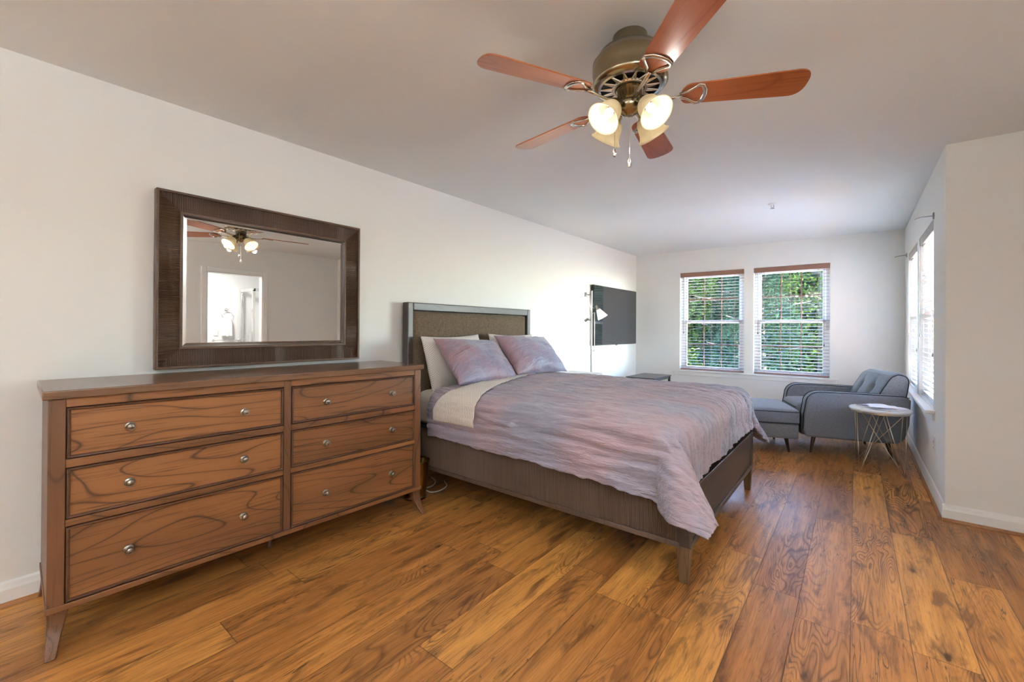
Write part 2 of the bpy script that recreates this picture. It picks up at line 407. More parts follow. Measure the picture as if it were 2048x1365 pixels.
bw_rot = wall_frame(BA, BB); bw_len = (BB-BA).length
MBW = T(BA.x, BA.y, 0) @ RZ(bw_rot)       # local y+ points outdoors
def pierced(mb, L, T0, wins, M, z1=H):
    x = 0
    for (a, b, z0, zt) in wins:
        mb.box((x, 0, 0), (a, T0, z1), M); mb.box((a, 0, 0), (b, T0, z0), M); mb.box((a, 0, zt), (b, T0, z1), M); x = b
    mb.box((x, 0, 0), (L, T0, z1), M)
bwins = [(.706, 1.592, .605, 2.105), (1.712, 2.582, .605, 2.105)]
mb = MB(); pierced(mb, bw_len+.2, .15, bwins, MBW); struct(mb.build('wall_far', WALL))
mb = MB(); pierced(mb, 4.6, .15, zwins, MRE); struct(mb.build('wall_behind', WALL))
# right wall, local x runs from the far corner back to the near corner
MRW = T(XR, 6.95, 0) @ RZ(-PI/2)          # local x = -Y, local y = +X (outdoors)
rwins = [(6.95-6.46, 6.95-5.60, .63, 2.075), (6.95-5.45, 6.95-4.50, .63, 2.075)]
mb = MB(); pierced(mb, 3.0, .15, rwins, MRW); struct(mb.build('wall_right', WALL))
struct(MB().box((XR+.15, YR, 0), (XO+.12, YR+.12, H)).build('wall_return', WALL))
mb = MB()
DO = (1.99, 2.735, 2.03)
mb.box((XO, -3.1, 0), (XO+.12, DO[0], H)); mb.box((XO, DO[1], 0), (XO+.12, YR, H)); mb.box((XO, DO[0], DO[2]), (XO+.12, DO[1], H))
struct(mb.build('wall_door', WALL))
# bathroom shell
struct(MB().box((3.35, .6, 0), (3.5, YR+.12, H)).build('wall_bathroom', BATHW))
struct(MB().box((XO+.12, .5, 0), (3.5, .6, H)).build('wall_bathroom_near', BATHW))
struct(MB().box((XO+.12, YR, 0), (3.5, YR+.12, H)).build('wall_bathroom_far', BATHW))
struct(MB().box((XO+.12, .6, .001), (3.35, YR, .006)).build('floor_bathroom', TILE))

# baseboards with shoe moulding: profile swept along segments
def base_profile(mb, A, B, inward):
    A = Vector((*A, 0)); B = Vector((*B, 0)); n = Vector((*inward, 0))
    prof = [(0, 0), (.016, 0), (.016, .072), (.012, .085), (.009, .098), (.003, .106), (0, .106)]
    k = len(prof)
    vs = [A+n*p[0]+Vector((0, 0, p[1])) for p in prof]+[B+n*p[0]+Vector((0, 0, p[1])) for p in prof]
    mb.add(vs, [tuple(range(k))[::-1], tuple(range(k, 2*k))]+[(i, (i+1) % k, k+(i+1) % k, k+i) for i in range(k)])
def shoe_profile(mb, A, B, inward):
    A = Vector((*A, 0)); B = Vector((*B, 0)); n = Vector((*inward, 0))
    prof = [(.012, 0)]+[(.016+.016*cos(t), .019*sin(t)) for t in [PI/2*i/5 for i in range(6)]]+[(.012, .019)]
    k = len(prof)
    vs = [A+n*p[0]+Vector((0, 0, p[1])) for p in prof]+[B+n*p[0]+Vector((0, 0, p[1])) for p in prof]
    mb.add(vs, [tuple(range(k))[::-1], tuple(range(k, 2*k))]+[(i, (i+1) % k, k+(i+1) % k, k+i) for i in range(k)])
ti = 1
for nm, segs in (('left', [(LA, LB, (1, -.011))]), ('far', [(BA, BB, (.02, -1))]),
                 ('right', [((XR, 6.92), (XR, YR-.014), (-1, 0))]), ('return', [((XR-.014, YR), (XO, YR), (0, -1))]),
                 ('door', [((XO, YR), (XO, DO[1]+.07), (-1, 0)), ((XO, DO[0]-.07), (XO, -3), (-1, 0))])):
    a, b = MB(), MB()
    for s_ in segs: base_profile(a, *s_); shoe_profile(b, *s_)
    struct(a.build('baseboard_'+nm, TRIM)); struct(b.build('trim_%d' % ti, SHOE)); ti += 1

# windows: frames, sashes, glass, grilles
def window(idx, M, a, b, z0, z1, sill_a=None):
    root = bpy.data.objects.new('window_%d' % idx, None); COL.objects.link(root); struct(root); root.matrix_world = M
    y0, y1 = .085, .15; zm = (z0+z1)/2
    f = MB(); t = .045
    f.box((a, y0, z0), (a+t, y1, z1)).box((b-t, y0, z0), (b, y1, z1)).box((a, y0, z1-t), (b, y1, z1)).box((a, y0, z0), (b, y1, z0+.03))
    f.build('window_frame', VINYL, root, .003)
    for nm, (p, q), yy in (('upper_sash', (zm-.02, z1-t), y0+.034), ('lower_sash', (z0+.03, zm+.02), y0+.006)):
        s_ = MB(); w = .036
        s_.box((a+t, yy, p), (a+t+w, yy+.026, q)).box((b-t-w, yy, p), (b-t, yy+.026, q)).box((a+t, yy, q-w), (b-t, yy+.026, q)).box((a+t, yy, p), (b-t, yy+.026, p+w))
        so_ = s_.build(nm, VINYL, root, .002)
        g = MB().box((a+t+w-.004, yy+.011, p+w-.004), (b-t-w+.004, yy+.015, q-w+.004)).build('glass', GLASS, so_)
        m_ = MB(); W_ = b-a-2*t-2*w
        for k in (1, 2):
            x = a+t+w+W_*k/3; m_.box((x-.008, yy+.017, p+w), (x+.008, yy+.023, q-w))
        zc = (p+q)/2; m_.box((a+t+w, yy+.0165, zc-.008), (b-t-w, yy+.0235, zc+.008))
        m_.build('grille', MULL, so_)
    return root
for i, w_ in enumerate(bwins): window(i+1, MBW, *w_)
for i, w_ in enumerate(rwins): window(i+3, MRW, *w_)
for i, w_ in enumerate(zwins): window(i+5, MRE, *w_)
# sills (stool and apron)
def sill(idx, M, a, b, z, proj, deep=.085, apron=.055):
    m_ = MB().box((a, -proj, z-.022), (b, 0, z)).box((a+.11, 0, z-.022), (b-.11, deep, z)); m_.box((a+.02, -.014, z-.022-apron), (b-.02, 0, z-.022))
    return struct(m_.build('trim_%d' % idx, TRIM, None, .004)), setattr
for idx, M, a, b, z, pr in ((11, MBW, .60, 2.675, .612, .035), (12, MRW, 6.95-6.56, 6.95-4.41, .642, .055)):
    m_ = MB().box((a, -pr, z-.024), (b, 0, z))
    for (wa, wb_, q0, q1) in (bwins if idx == 11 else rwins): m_.box((wa, 0, z-.024), (wb_, .085, z))
    m_.box((a+.025, -.014, z-.024-.055), (b-.025, 0, z-.024))
    o = m_.build('trim_%d' % idx, TRIM, None, .004); o.matrix_world = M; struct(o)

# blinds: one thing per window
def blind(M, a, b, z0, z1, vmat, smat, label, grp, tilt=0, brown=True, slack=0):
    root = empty('window_blind', label, 'blind', group='slatted blinds in the windows'); root.matrix_world = M @ T((a+b)/2, .04, z0)
    w = (b-a)/2-.004
    h = z1-z0
    MB().box((-w, -.034, h-.068), (w, -.026, h-.002)).box((-w, -.026, h-.068), (-w+.008, .0, h-.002)).box((w-.008, -.026, h-.068), (w, .0, h-.002)).build('valance', vmat, root, .003)
    MB().box((-w+.01, -.022, h-.045), (w-.01, .03, h-.003)).build('headrail', vmat if brown else smat, root, .002)
    s_ = MB(); n = int((h-.09)/.0435); top = h-.085
    for k in range(n):
        z = top-k*.0435
        if z < .04: break
        t_ = rad(tilt)
        s_.box((-w+.004, -.024, -.0014), (w-.004, .024, .0014), T(0, .004, z) @ RX(t_))
    s_.build('slats', smat, root)
    MB().box((-w+.003, -.024, .012), (w-.003, .026, .030)).build('bottom_rail', vmat if brown else smat, root, .003)
    c = MB()
    for fx in (-.72, 0, .72):
        for yy in (-.0215, .0295): c.tube([(w*fx, yy, h-.05), (w*fx, yy, .02)], .0009, 4)
    c.build('ladder_cord', smat if not brown else vmat, root)
    c = MB().tube([(-w+.05, -.037, h-.06), (-w+.05, -.037, h*.40)], .0022, 6)
    c.lathe([(.002, .03), (.006, .02), (.008, 0), (.003, -.004)], 8, T(-w+.05, -.037, h*.38)); c.build('tilt_cord', STEEL if not brown else BLACK, root)
    c = MB().tube([(w-.06, -.037, h-.06), (w-.06, -.037, h*.3)], .0016, 6)
    c.lathe([(.002, .03), (.006, .02), (.008, 0), (.003, -.004)], 8, T(w-.06, -.037, h*.28)); c.build('lift_cord', STEEL if not brown else BLACK, root)
    return root
blind(MBW, *bwins[0], VAL, SLAT, 'brown-topped slatted blind in the left far window nearest the television', None)
blind(MBW, *bwins[1], VAL, SLAT, 'brown-topped slatted blind in the far window right above the armchair', None, tilt=4)
blind(MRW, *rwins[0], VALG, SLATW, 'white slatted blind in the right wall window nearer the far corner', None, tilt=-14, brown=False)
blind(MRW, *rwins[1], VALG, SLATW, 'white slatted blind in the right wall window above the round side table', None, tilt=-14, brown=False)

# door to the bathroom, seen in the mirror
dr = bpy.data.objects.new('door_1', None); COL.objects.link(dr); struct(dr)
m_ = MB(); c = .062
for xx in (XO-.016, XO+.12):
    m_.box((xx, DO[0]-c, 0), (xx+.016, DO[0]+.004, DO[2]+c)).box((xx, DO[1]-.004, 0), (xx+.016, DO[1]+c, DO[2]+c)).box((xx+.0005, DO[0]+.004, DO[2]-.004), (xx+.0155, DO[1]-.004, DO[2]+c))
m_.box((XO, DO[0]-.001, 0), (XO+.12, DO[0]+.014, DO[2])).box((XO, DO[1]-.014, 0), (XO+.12, DO[1]+.001, DO[2])).box((XO, DO[0], DO[2]-.014), (XO+.12, DO[1], DO[2]+.001))
m_.build('door_casing', TRIM, dr, .003)
d_ = MB().box((XO+.125, DO[0]+.018, .01), (XO+.83, DO[0]+.053, 2.01))
lf = d_.build('door_leaf', TRIM, dr, .003)
hd = MB()
for z in (.25, 1.05, 1.8): hd.box((XO+.108, DO[0]+.012, z-.045), (XO+.128, DO[0]+.02, z+.045))
hd.build('hinge', STEEL, dr)
MB().lathe([(.012, 0), (.012, .03), (.027, .04), (.03, .055), (.02, .066), (0, .068)], 20, T(XO+.77, DO[0]+.053, 1.0) @ RX(-PI/2)).build('door_knob', CHROME, dr, smooth=True)

# bathroom things seen through the door
tr = empty('towel_ring', 'chrome towel ring on the bathroom wall seen in the mirror', 'towel ring', (3.35, 2.79, 1.55))
MB().lathe([(.028, 0), (.028, .006), (.012, .012), (.010, .05), (.013, .055), (0, .057)], 20, RY(-PI/2)).build('mount', CHROME, tr, smooth=True)
MB().tube([(-.05, .085*sin(t), -.085+.085*cos(t)) for t in [2*PI*i/28 for i in range(28)]], .005, 8, closed=True).build('ring', CHROME, tr, smooth='all')
def towelf(u, v):
    s_ = (v-.5)*2; y = s_*.085*(1-.25*math.exp(-((u-.5)/.12)**2)); t = abs(u-.5)*2
    return (3.29+(.012 if u > .5 else -.012)*(1 if t > .04 else t*25)+.005*sin(v*19), 2.79+y, 1.39-t*(.33 if u < .5 else .30)+.004*sin(v*9))
tag(MB().grid(towelf, 40, 16).build('hand_towel', TOWEL, None, smooth='all', solid=.008), 'white hand towel hanging from the bathroom ring, seen in the mirror', 'towel')
sd = empty('shower_enclosure', 'framed glass shower door in the bathroom, seen in the mirror', 'shower', (2.75, 3.04, 0))
m_ = MB().box((-.02, -.02, .05), (.02, .02, 1.9)).box((.54, -.02, .05), (.58, .02, 1.9)).box((-.02, -.025, 1.88), (.58, .025, 1.93)).box((-.02, -.025, .02), (.58, .025, .06))
m_.box((-.02, -.02, .05), (.0, .82, .08)).box((-.02, .0, 1.88), (.0, .82, 1.93))
m_.build('frame', CHROME, sd, .002)
MB().box((.02, -.004, .06), (.54, .004, 1.88)).build('glass_panel', GLASS, sd)
MB().box((-.014, .02, .08), (-.006, .82, 1.88)).build('glass_panel', GLASS, sd)
MB().tube([(.1, -.02, .95), (.1, -.05, .95), (.1, -.05, 1.15), (.1, -.02, 1.15)], .007, 8).build('handle', CHROME, sd, smooth=True)
sw = empty('light_switch', 'white switch plate beside the towel in the bathroom, seen in the mirror', 'light switch', (3.345, 2.63, 1.13))
MB().box((-.006, -.035, -.057), (.005, .035, .057)).build('plate', OUTPL, sw, .002)
MB().box((-.012, -.008, -.012), (-.004, .008, .012)).build('toggle', PLASTIC, sw, .002)
tb = empty('towel_bar', 'chrome towel bar low on the bathroom wall, seen in the mirror', 'towel bar', (3.35, 2.79, .99))
m_ = MB().tube([(-.06, -.2, 0), (-.06, .2, 0)], .007, 10)
for y in (-.2, .2): m_.lathe([(.02, 0), (.02, .008), (.009, .014), (.009, .065)], 16, T(0, y, 0) @ RY(-PI/2))
m_.build('bar', CHROME, tb, smooth=True)

# out-of-frame ceiling lights: bathroom, plus one added as fill behind the camera
def dome(loc, r, label, watts, col=(1, .97, .94)):
    t = empty('ceiling_light', label, 'ceiling light', loc)
    MB().lathe([(r+.012, 0), (r+.012, -.03), (r, -.032), (r, 0)], 36).build('rim', NICKEL, t, smooth=True)
    MB().lathe([(r, -.02)]+[(r*cos(a), -.02-.07*sin(a)) for a in [PI/2*i/8 for i in range(1, 8)]]+[(0, -.09)], 36).build('diffuser', DOME, t, smooth='all')
    l = bpy.data.lights.new('bulb_glow', 'AREA'); l.shape = 'DISK'; l.size = r*2; l.energy = watts; l.color = col
    o = bpy.data.objects.new('bulb_glow', l); COL.objects.link(o); o.parent = t; o.location = (0, 0, -.1)
    return t
dome((2.5, 2.2, H), .17, 'round ceiling light in the bathroom above the towel', 26*LAMP)
dome((-.6, -1.9, H), .19, 'added round ceiling fill light in the rear half of the bedroom behind the camera', 4*LAMP)

def torchiere(x, y, label, watts):  # unseen uplights added to brighten the ceiling
    t = empty('fill_torchiere', label, 'floor lamp', (x, y, 0))
    MB().lathe([(.14, 0), (.14, .015), (.02, .03), (.012, .06), (.012, 1.70), (.03, 1.72)], 32).build('pole', NICKEL, t, smooth=True)
    MB().lathe([(.03, 1.72), (.09, 1.735), (.15, 1.79), (.16, 1.83)], 40, cap=False).build('lamp_shade', NICKEL, t, smooth='all', solid=.003)
    MB().lathe([(.02, 1.725), (.025, 1.735), (.018, 1.742), (0, 1.745)], 16).build('bulb', BULBW, t, smooth='all')
    point('bulb_light', (0, 0, 1.775), watts, (.86, .94, 1), .06, t)
torchiere(1.15, -.75, 'added fill torchiere behind the camera against the bathroom wall', 185*LAMP)
torchiere(-1.2, -2.5, 'added fill torchiere near the rear wall behind the camera', 112*LAMP)

# ------------------------------------------------------------------ dresser
DA = rad(-2.351)
dres = empty('dresser', 'long dark walnut dresser with six knobbed drawers on curved legs', 'dresser', (-2.355, .182, 0), DA)
DD = .50
m_ = MB().box((-DD, .012, .17), (-.022, 1.698, .945)); m_.build('carcass', DWZ, dres, .003)
m_ = MB()                                       # face frame
for q0, q1 in ((0, .047), (1.661, 1.708), (.836, .872)): MB().box((-.022, q0, .165), (0, q1, .948)).build('stile', DWZ, dres, .002)
m_ = MB()
for z0, z1 in ((.916, .95), (.684, .716), (.459, .486), (.148, .168)):
    m_.box((-.024, .047, z0), (-.002, .836, z1)).box((-.024, .872, z0), (-.002, 1.661, z1))
m_.box((-DD, -.004, .146), (.006, 1.712, .168)); m_.build('rail', DW, dres, .002)
m_ = MB().box((-DD-.012, -.016, .95), (.014, 1.724, .983)); m_.build('top', DWT, dres, .004, 3)
m_ = MB()
for (y0, y1) in ((.0, .02), (1.69, 1.71)):
    MB().box((-DD+.01, y0, .17), (-.03, y1, .945)).build('side_panel', DWZ, dres, .002)
def drawer(y0, y1, z0, z1):
    d = MB().box((-.04, y0+.012, z0+.012), (-.006, y1-.012, z1-.012)).build('drawer', DW, dres, .001)
    g = .0035; y0 += g; y1 -= g; z0 += g; z1 -= g; w = .014; mo = MB()
    rings = [(0, -.018), (.000, .001), (.003, .004), (.0075, .003), (.0105, -.006)]
    vs = []; fs = []
    for (i_, dx) in rings: vs += [(dx, y0+i_, z0+i_), (dx, y1-i_, z0+i_), (dx, y1-i_, z1-i_), (dx, y0+i_, z1-i_)]
    for r_ in range(len(rings)-1):
        for k in range(4): fs.append((r_*4+k, r_*4+(k+1) % 4, (r_+1)*4+(k+1) % 4, (r_+1)*4+k))
    mo.add(vs, fs); mo.build('moulding', DWM, d)
    return d
kprof = [(.0175, 0), (.0178, .003), (.015, .005), (.0075, .007), (.0065, .014), (.010, .018), (.0145, .021), (.0155, .024), (.0135, .0275), (.011, .0268), (.0095, .028), (.006, .0305), (0, .031)]
rows = [(.716, .916), (.486, .684), (.168, .459)]
cols = [(.047, .836, (.232, .654)), (.872, 1.661, (1.061, 1.486))]
kz = [.814, .583, .305]
kn0 = None
for ri, (z0, z1) in enumerate(rows):
    for (y0, y1, ks) in cols:
        d = drawer(y0, y1, z0, z1)
        for y in ks:
            if kn0 is None:
                kn0 = MB().lathe(kprof, 24).build('knob', KNOB, d, smooth=True, angle=60); k_ = kn0
            else: k_ = kn0.copy(); COL.objects.link(k_); k_.parent = d
            k_.matrix_local = T(-.006, y, kz[ri]) @ RY(PI/2)
def saber(sx, sy):
    """curved leg: path from the case corner flaring outward to the foot"""
    m_ = MB(); pts = []
    n = 10; vs = []; fs = []
    for i in range(n):
        t = i/(n-1); z = .15*(1-t); fl = .060*(t**2.2)-.010*sin(PI*t); hw = .030-.015*t
        cx = (0-hw if sx > 0 else -DD+hw); cy = (.0+hw if sy < 0 else 1.71-hw)
        ox = sx*fl; oy = sy*fl*.12
        for a, b in ((-1, -1), (1, -1), (1, 1), (-1, 1)): vs.append((cx+ox+a*hw, cy+oy+b*hw, z))
    for i in range(n-1):
        for k in range(4): fs.append((i*4+k, i*4+(k+1) % 4, (i+1)*4+(k+1) % 4, (i+1)*4+k))
    fs += [(0, 1, 2, 3), tuple((n-1)*4+k for k in (3, 2, 1, 0))]
    m_.add(vs, fs); return m_
for sx, sy in ((1, -1), (1, 1), (-1, -1), (-1, 1)):
    saber(sx, sy).build('leg', DWZ, dres, .004, 2)
MB().lathe([(.014, 0), (.014, .02), (.009, .03), (.009, .16)], 12, T(-.24, .86, 0)).build('center_glide', DWM, dres, smooth=True)

# ------------------------------------------------------------------ mirror
WR = -math.atan2(.075, 6.85)
mir = empty('wall_mirror', 'wide rectangular mirror in a reeded dark wood frame above the dresser', 'mirror', (-2.90, .60, 1.0), WR)
MW, MHH = 1.176, .956
ow, oh = MW, MHH; fw = .118
m_ = MB()
def frame_ring(mb, o0, o1, x0, x1):   # rectangular ring between insets o0 and o1, depth x0..x1
    vs = []
    for ins, x in ((o0, x0), (o0, x1), (o1, x1), (o1, x0)):
        vs += [(x, ins, ins), (x, ow-ins, ins), (x, ow-ins, oh-ins), (x, ins, oh-ins)]
    fs = []
    for r_ in range(4):
        q = (r_+1) % 4
        for k in range(4): fs.append((r_*4+k, r_*4+(k+1) % 4, q*4+(k+1) % 4, q*4+k))
    mb.add(vs, fs)
frame_ring(m_, 0, .013, 0, .047); frame_ring(m_, fw-.014, fw, .006, .042); frame_ring(m_, .012, fw-.012, 0, .028)
fr = m_.build('frame', MIRW, mir, .003)
m_ = MB()                                           # reeding with mitred corners
P_ = .0078
def reeds(mb, L, flip):
    n = int((L-.024)/P_)*4; vs = []; fs = []
    for i in range(n+1):
        s_ = .012+(L-.024)*i/n; d0 = min(s_, L-s_); dep = min(max(d0, .0125), fw-.012); x = .030+.0065*abs(sin(PI*s_/P_))
        vs += [flip(s_, .012, x), flip(s_, dep, x+.003*0)]
    for i in range(n): fs.append((2*i, 2*i+1, 2*i+3, 2*i+2))
    mb.add(vs, fs)
reeds(m_, ow, lambda s_, d, x: (x, s_, d)); reeds(m_, ow, lambda s_, d, x: (x, s_, oh-d))
reeds(m_, oh, lambda s_, d, x: (x, d, s_)); reeds(m_, oh, lambda s_, d, x: (x, ow-d, s_))
m_.build('reeding', MIRW, mir)
m_ = MB(); i0 = fw-.002; i1 = fw+.020              # bevelled mirror glass
vs = [(.018, i0, i0), (.018, ow-i0, i0), (.018, ow-i0, oh-i0), (.018, i0, oh-i0), (.0215, i1, i1), (.0215, ow-i1, i1), (.0215, ow-i1, oh-i1), (.0215, i1, oh-i1)]
m_.add(vs, [(0, 1, 5, 4), (1, 2, 6, 5), (2, 3, 7, 6), (3, 0, 4, 7), (4, 5, 6, 7)]); m_.build('mirror_glass', MIRROR, mir)

# ------------------------------------------------------------------ bed
bed = empty('bed', 'dark wood queen bed with taupe linen headboard and reeded side rail', 'bed', (-1.7, 2.95, 0))
def B(mb): # shift world coords into the bed's frame
    mb.v = [(x+1.7, y-2.95, z) for x, y, z in mb.v]; return mb
HX0, HX1, HY0, HY1, HZ = -2.86, -2.787, 2.17, 3.822, 1.436
m_ = MB(); fwd = .055
m_.box((HX0, HY0, .02), (HX1, HY0+fwd, HZ)).box((HX0, HY1-fwd, .02), (HX1, HY1, HZ)).box((HX0, HY0+fwd, HZ-.066), (HX1, HY1-fwd, HZ)).box((HX0, HY0+fwd, .3), (HX1-.02, HY1-fwd, .42))
B(m_).build('headboard_frame', BEDW, bed, .007, 2)
def padf(u, v):
    y = HY0+fwd+.004+u*(HY1-HY0-2*fwd-.008); z = .42+v*(HZ-.07-.42)
    e = min(u*1.5, (1-u)*1.5, v*1.0, (1-v)*1.0); x = HX1-.035+.028*(1-math.exp(-e/.02))
    return (x, y, z)
B(MB().grid(padf, 90, 60)).build('headboard_panel', HBF, bed, smooth='all')
# near side rail, reeded panel
RY0, RX0, RX1, RZ0, RZ1 = 2.14, -2.787, -.665, .200, .44
m_ = MB().box((RX0, RY0+.004, RZ0-.03), (RX1, RY0+.04, RZ1)); m_.box((RX0, RY0-.006, RZ0-.028), (RX1, RY0+.03, RZ0-.002)).box((RX0, RY0-.004, RZ1), (RX1, RY0+.04, RZ1+.016))
B(m_).build('side_rail', REED, bed, .003)
m_ = MB(); n = 4*220; vs = []; fs = []
for i in range(n+1):
    x = RX0+.10+(RX1-.01-RX0-.10)*i/n; d = .0045*abs(sin(PI*i/4)); vs += [(x, RY0+.003-d, RZ0), (x, RY0+.003-d, RZ1)]
for i in range(n): fs.append((2*i, 2*i+1, 2*i+3, 2*i+2))
m_.add(vs, fs); B(m_).build('reeded_panel', REED, bed)
m_ = MB().box((RX0, 3.735, .17), (RX1, 3.771, RZ1+.016)); B(m_).build('side_rail', REED, bed, .003)
# footboard
FX = -.617
m_ = MB().box((FX-.040, 2.19, .20), (FX-.008, 3.72, .43)).box((FX-.044, 2.15, .43), (FX, 3.76, .448)).box((FX-.044, 2.15, .170), (FX+.002, 3.76, .200)).box((FX-.042, 2.142, .19), (FX-.002, 2.20, .44)).box((FX-.042, 3.70, .19), (FX-.002, 3.768, .44))
B(m_).build('footboard', BEDW, bed, .004, 2)
m_ = MB()
for y in (2.17, 3.74):
    B(MB().box((FX-.062, y-.031, .178), (FX, y+.031, .445))).build('corner_post', BEDW, bed, .004, 2)
for x, y in ((FX-.032, 2.171), (FX-.032, 3.739)):
    m_ = MB().frustum((x, y, .178), (.031, .031), (x, y, 0), (.020, .020)); m_.box((x-.032, y-.032, .168), (x+.032, y+.032, .180)); B(m_).build('leg', BEDZ, bed, .003)
for y in (2.2, 3.79):
    m_ = MB().box((HX0, y-.03, 0), (HX1, y+.03, .03)); B(m_).build('leg', BEDZ, bed, .003)
m_ = MB().box((RX0+.01, 2.185, .25), (FX-.05, 3.73, .475)); B(m_).build('platform', BLACKFAB, bed, .02, 3)

# mattress with fitted sheet
def sgn(x): return 1 if x >= 0 else -1
def rbox(cx, cy, cz, hx, hy, hz, r, nu=40, nv=40, puff=0):
    """rounded box surface via six projected grids"""
    mb = MB()
    def proj(p):
        q = Vector(p); c = Vector((max(-hx+r, min(hx-r, q.x)), max(-hy+r, min(hy-r, q.y)), max(-hz+r, min(hz-r, q.z))))
        d = q-c
        if d.length > 1e-9: q = c+d.normalized()*r
        if puff and q.z > 0:
            q.z += puff*(1-(q.x/hx)**2)**.5*(1-(q.y/hy)**2)**.5 if abs(q.x) < hx and abs(q.y) < hy else 0
        return (q.x+cx, q.y+cy, q.z+cz)
    def lin(t, h):   # denser near edges
        s_ = -1+2*t; return h*sgn(s_)*(1-(1-abs(s_))**1.6)
    for ax in range(3):
        for sg in (-1, 1):
            def f(u, v, ax=ax, sg=sg):
                if ax == 0: return proj((sg*hx, lin(u, hy), lin(v, hz)))
                if ax == 1: return proj((lin(u, hx), sg*hy, lin(v, hz)))
                return proj((lin(u, hx), lin(v, hy), sg*hz))
            mb.grid(f, nu, nv)
    return mb
def weld(o, d=.0004):
    bm = bmesh.new(); bm.from_mesh(o.data); bmesh.ops.remove_doubles(bm, verts=bm.verts[:], dist=d)
    bmesh.ops.recalc_face_normals(bm, faces=bm.faces[:]); bm.to_mesh(o.data); bm.free()
    o.data.polygons.foreach_set('use_smooth', [True]*len(o.data.polygons)); return o
mt = weld(rbox(-1.745, 2.96, .60, 1.005, .765, .128, .075, 44, 44, .045).build('mattress', SHEETD, None, smooth='all'))
tag(mt, 'thick mattress in a pale diamond-patterned fitted sheet under the duvet', 'mattress')

# drape surface shared by duvet and folded sheet
X0, X1, Y0, Y1 = -2.62, -.745, 2.17, 3.75
def drape(a, b, off=0.0, amp=1.0, rho=.10):
    """a = metres from head along X, b = across Y; beyond the mattress edges the cloth hangs"""
    a += 0; oa = max(0, a-X1); ob = max(0, Y0-b); fb = max(0, b-Y1); side = -1
    if fb > 0: ob = fb; side = 1
    cx = min(a, X1); cy = min(max(b, Y0), Y1)
    u = (cx-(-1.70))/.95; w = (cy-2.96)/.80
    top = .742+.045*max(0, 1-u*u)**.6*max(0, 1-w*w)**.6+.012+off
    r = math.hypot(oa, ob)
    if r > .48: r = .48+(r-.48)*.35
    if r > 1e-6:
        ph = math.atan2(ob, oa); d = Vector((cos(ph)*(1.0+.10*max(0, sin(2*ph))*min(1, r/.4)), side*sin(ph)))
        fl = .03+(.60 if side < 0 else .35)*max(0, sin(2*ph))**1.3
        R_ = rho+off; q = R_*PI/2
        if r < q: out = R_*sin(r/R_); dz = R_*(1-cos(r/R_))
        else: out = R_+fl*(r-q); dz = R_+(r-q)*math.sqrt(max(.1, 1-fl*fl))
        p = Vector((cx+d.x*out, cy+d.y*out, top-dz)); nd = min(1, r/q); nrm = Vector((d.x*nd, d.y*nd, 1-nd*.9)).normalized()
        hang = max(0, r-q)
    else:
        p = Vector((cx, cy, top)); nrm = Vector((0, 0, 1)); hang = 0
    # crinkles run along the bed; hanging folds at the foot run downward
    k1 = noise.noise((a*1.7, b*15, 3.1)); k2 = noise.noise((a*3.4+5, b*34, 7.7)); k3 = noise.noise((a*1.9, b*2.6, 1.3)); k4 = noise.noise((a*11, b*13, 2.2))
    rid = 1-abs(k1)*2.2; rid2 = 1-abs(k2)*2.0
    disp = .014*rid+.010*rid2+.016*k3+.006*k4
    if hang > 0: disp += .016*noise.noise((a*4.5, b*.8, 9))*min(1, hang/.15)
    return p+nrm*(disp*amp+.004)
def duvet():
    mb = MB(); NA, NB = 330, 300
    def f(u, v):
        # v: across from far hem (0) to near hem (1)
        yn = Y0-.33; yf = Y1+.40
        b = yf+(yn-yf)*v
        nearness = max(0, min(1, (Y0-b)/.33))
        head = -2.40+.0*v + (-.16)*max(0, min(1, (b-2.3)/1.3))
        foot = X1+.325+.10*max(0, (2.55-b)/.6 if b < 2.55 else 0)**1.2*.9+(.07 if b > Y1 else 0)*min(1, (b-Y1)/.2)+.010*noise.noise((b*6, 0, 0))
        a = head+(foot-head)*u
        if b < Y0:   # near hem is longer toward the foot, wavy
            k = (a+2.4)/1.6
            hem = .355+.035*k+.06*max(0, (a+1.1)/.6)**1.3*.9+.016*noise.noise((a*5, 4.0, 0))+.012*noise.noise((a*17, 1.0, 0))
            b = Y0-(Y0-b)/.33*hem
        return drape(a, b)
    mb.grid(f, NA, NB); return mb
dv = duvet().build('duvet', DUVET, None, smooth='all', solid=.012)
tag(dv, 'crinkled mauve duvet draped over the bed and hanging past its side rail', 'duvet')
# top sheet folded back over the duvet
def sheetf(u, v):
    b = (Y1+.30)+((Y0-.275)-(Y1+.30))*v
    k = max(0, min(1, (b-2.10)/1.55))
    a0 = -2.33-.22*k+(.11 if b > Y0 else .11*(1-min(1, (Y0-b)/.2))); a1 = -1.935-.02*(Y0-b if b < Y0 else 0)-.50*k**.9
    p = drape(a0+(a1-a0)*u, b, .024, .35)
    return p
tag(MB().grid(sheetf, 60, 220).build('folded_sheet', SHEETX, None, smooth='all', solid=.005), 'pale patterned top sheet folded back over the head end of the duvet', 'sheet')

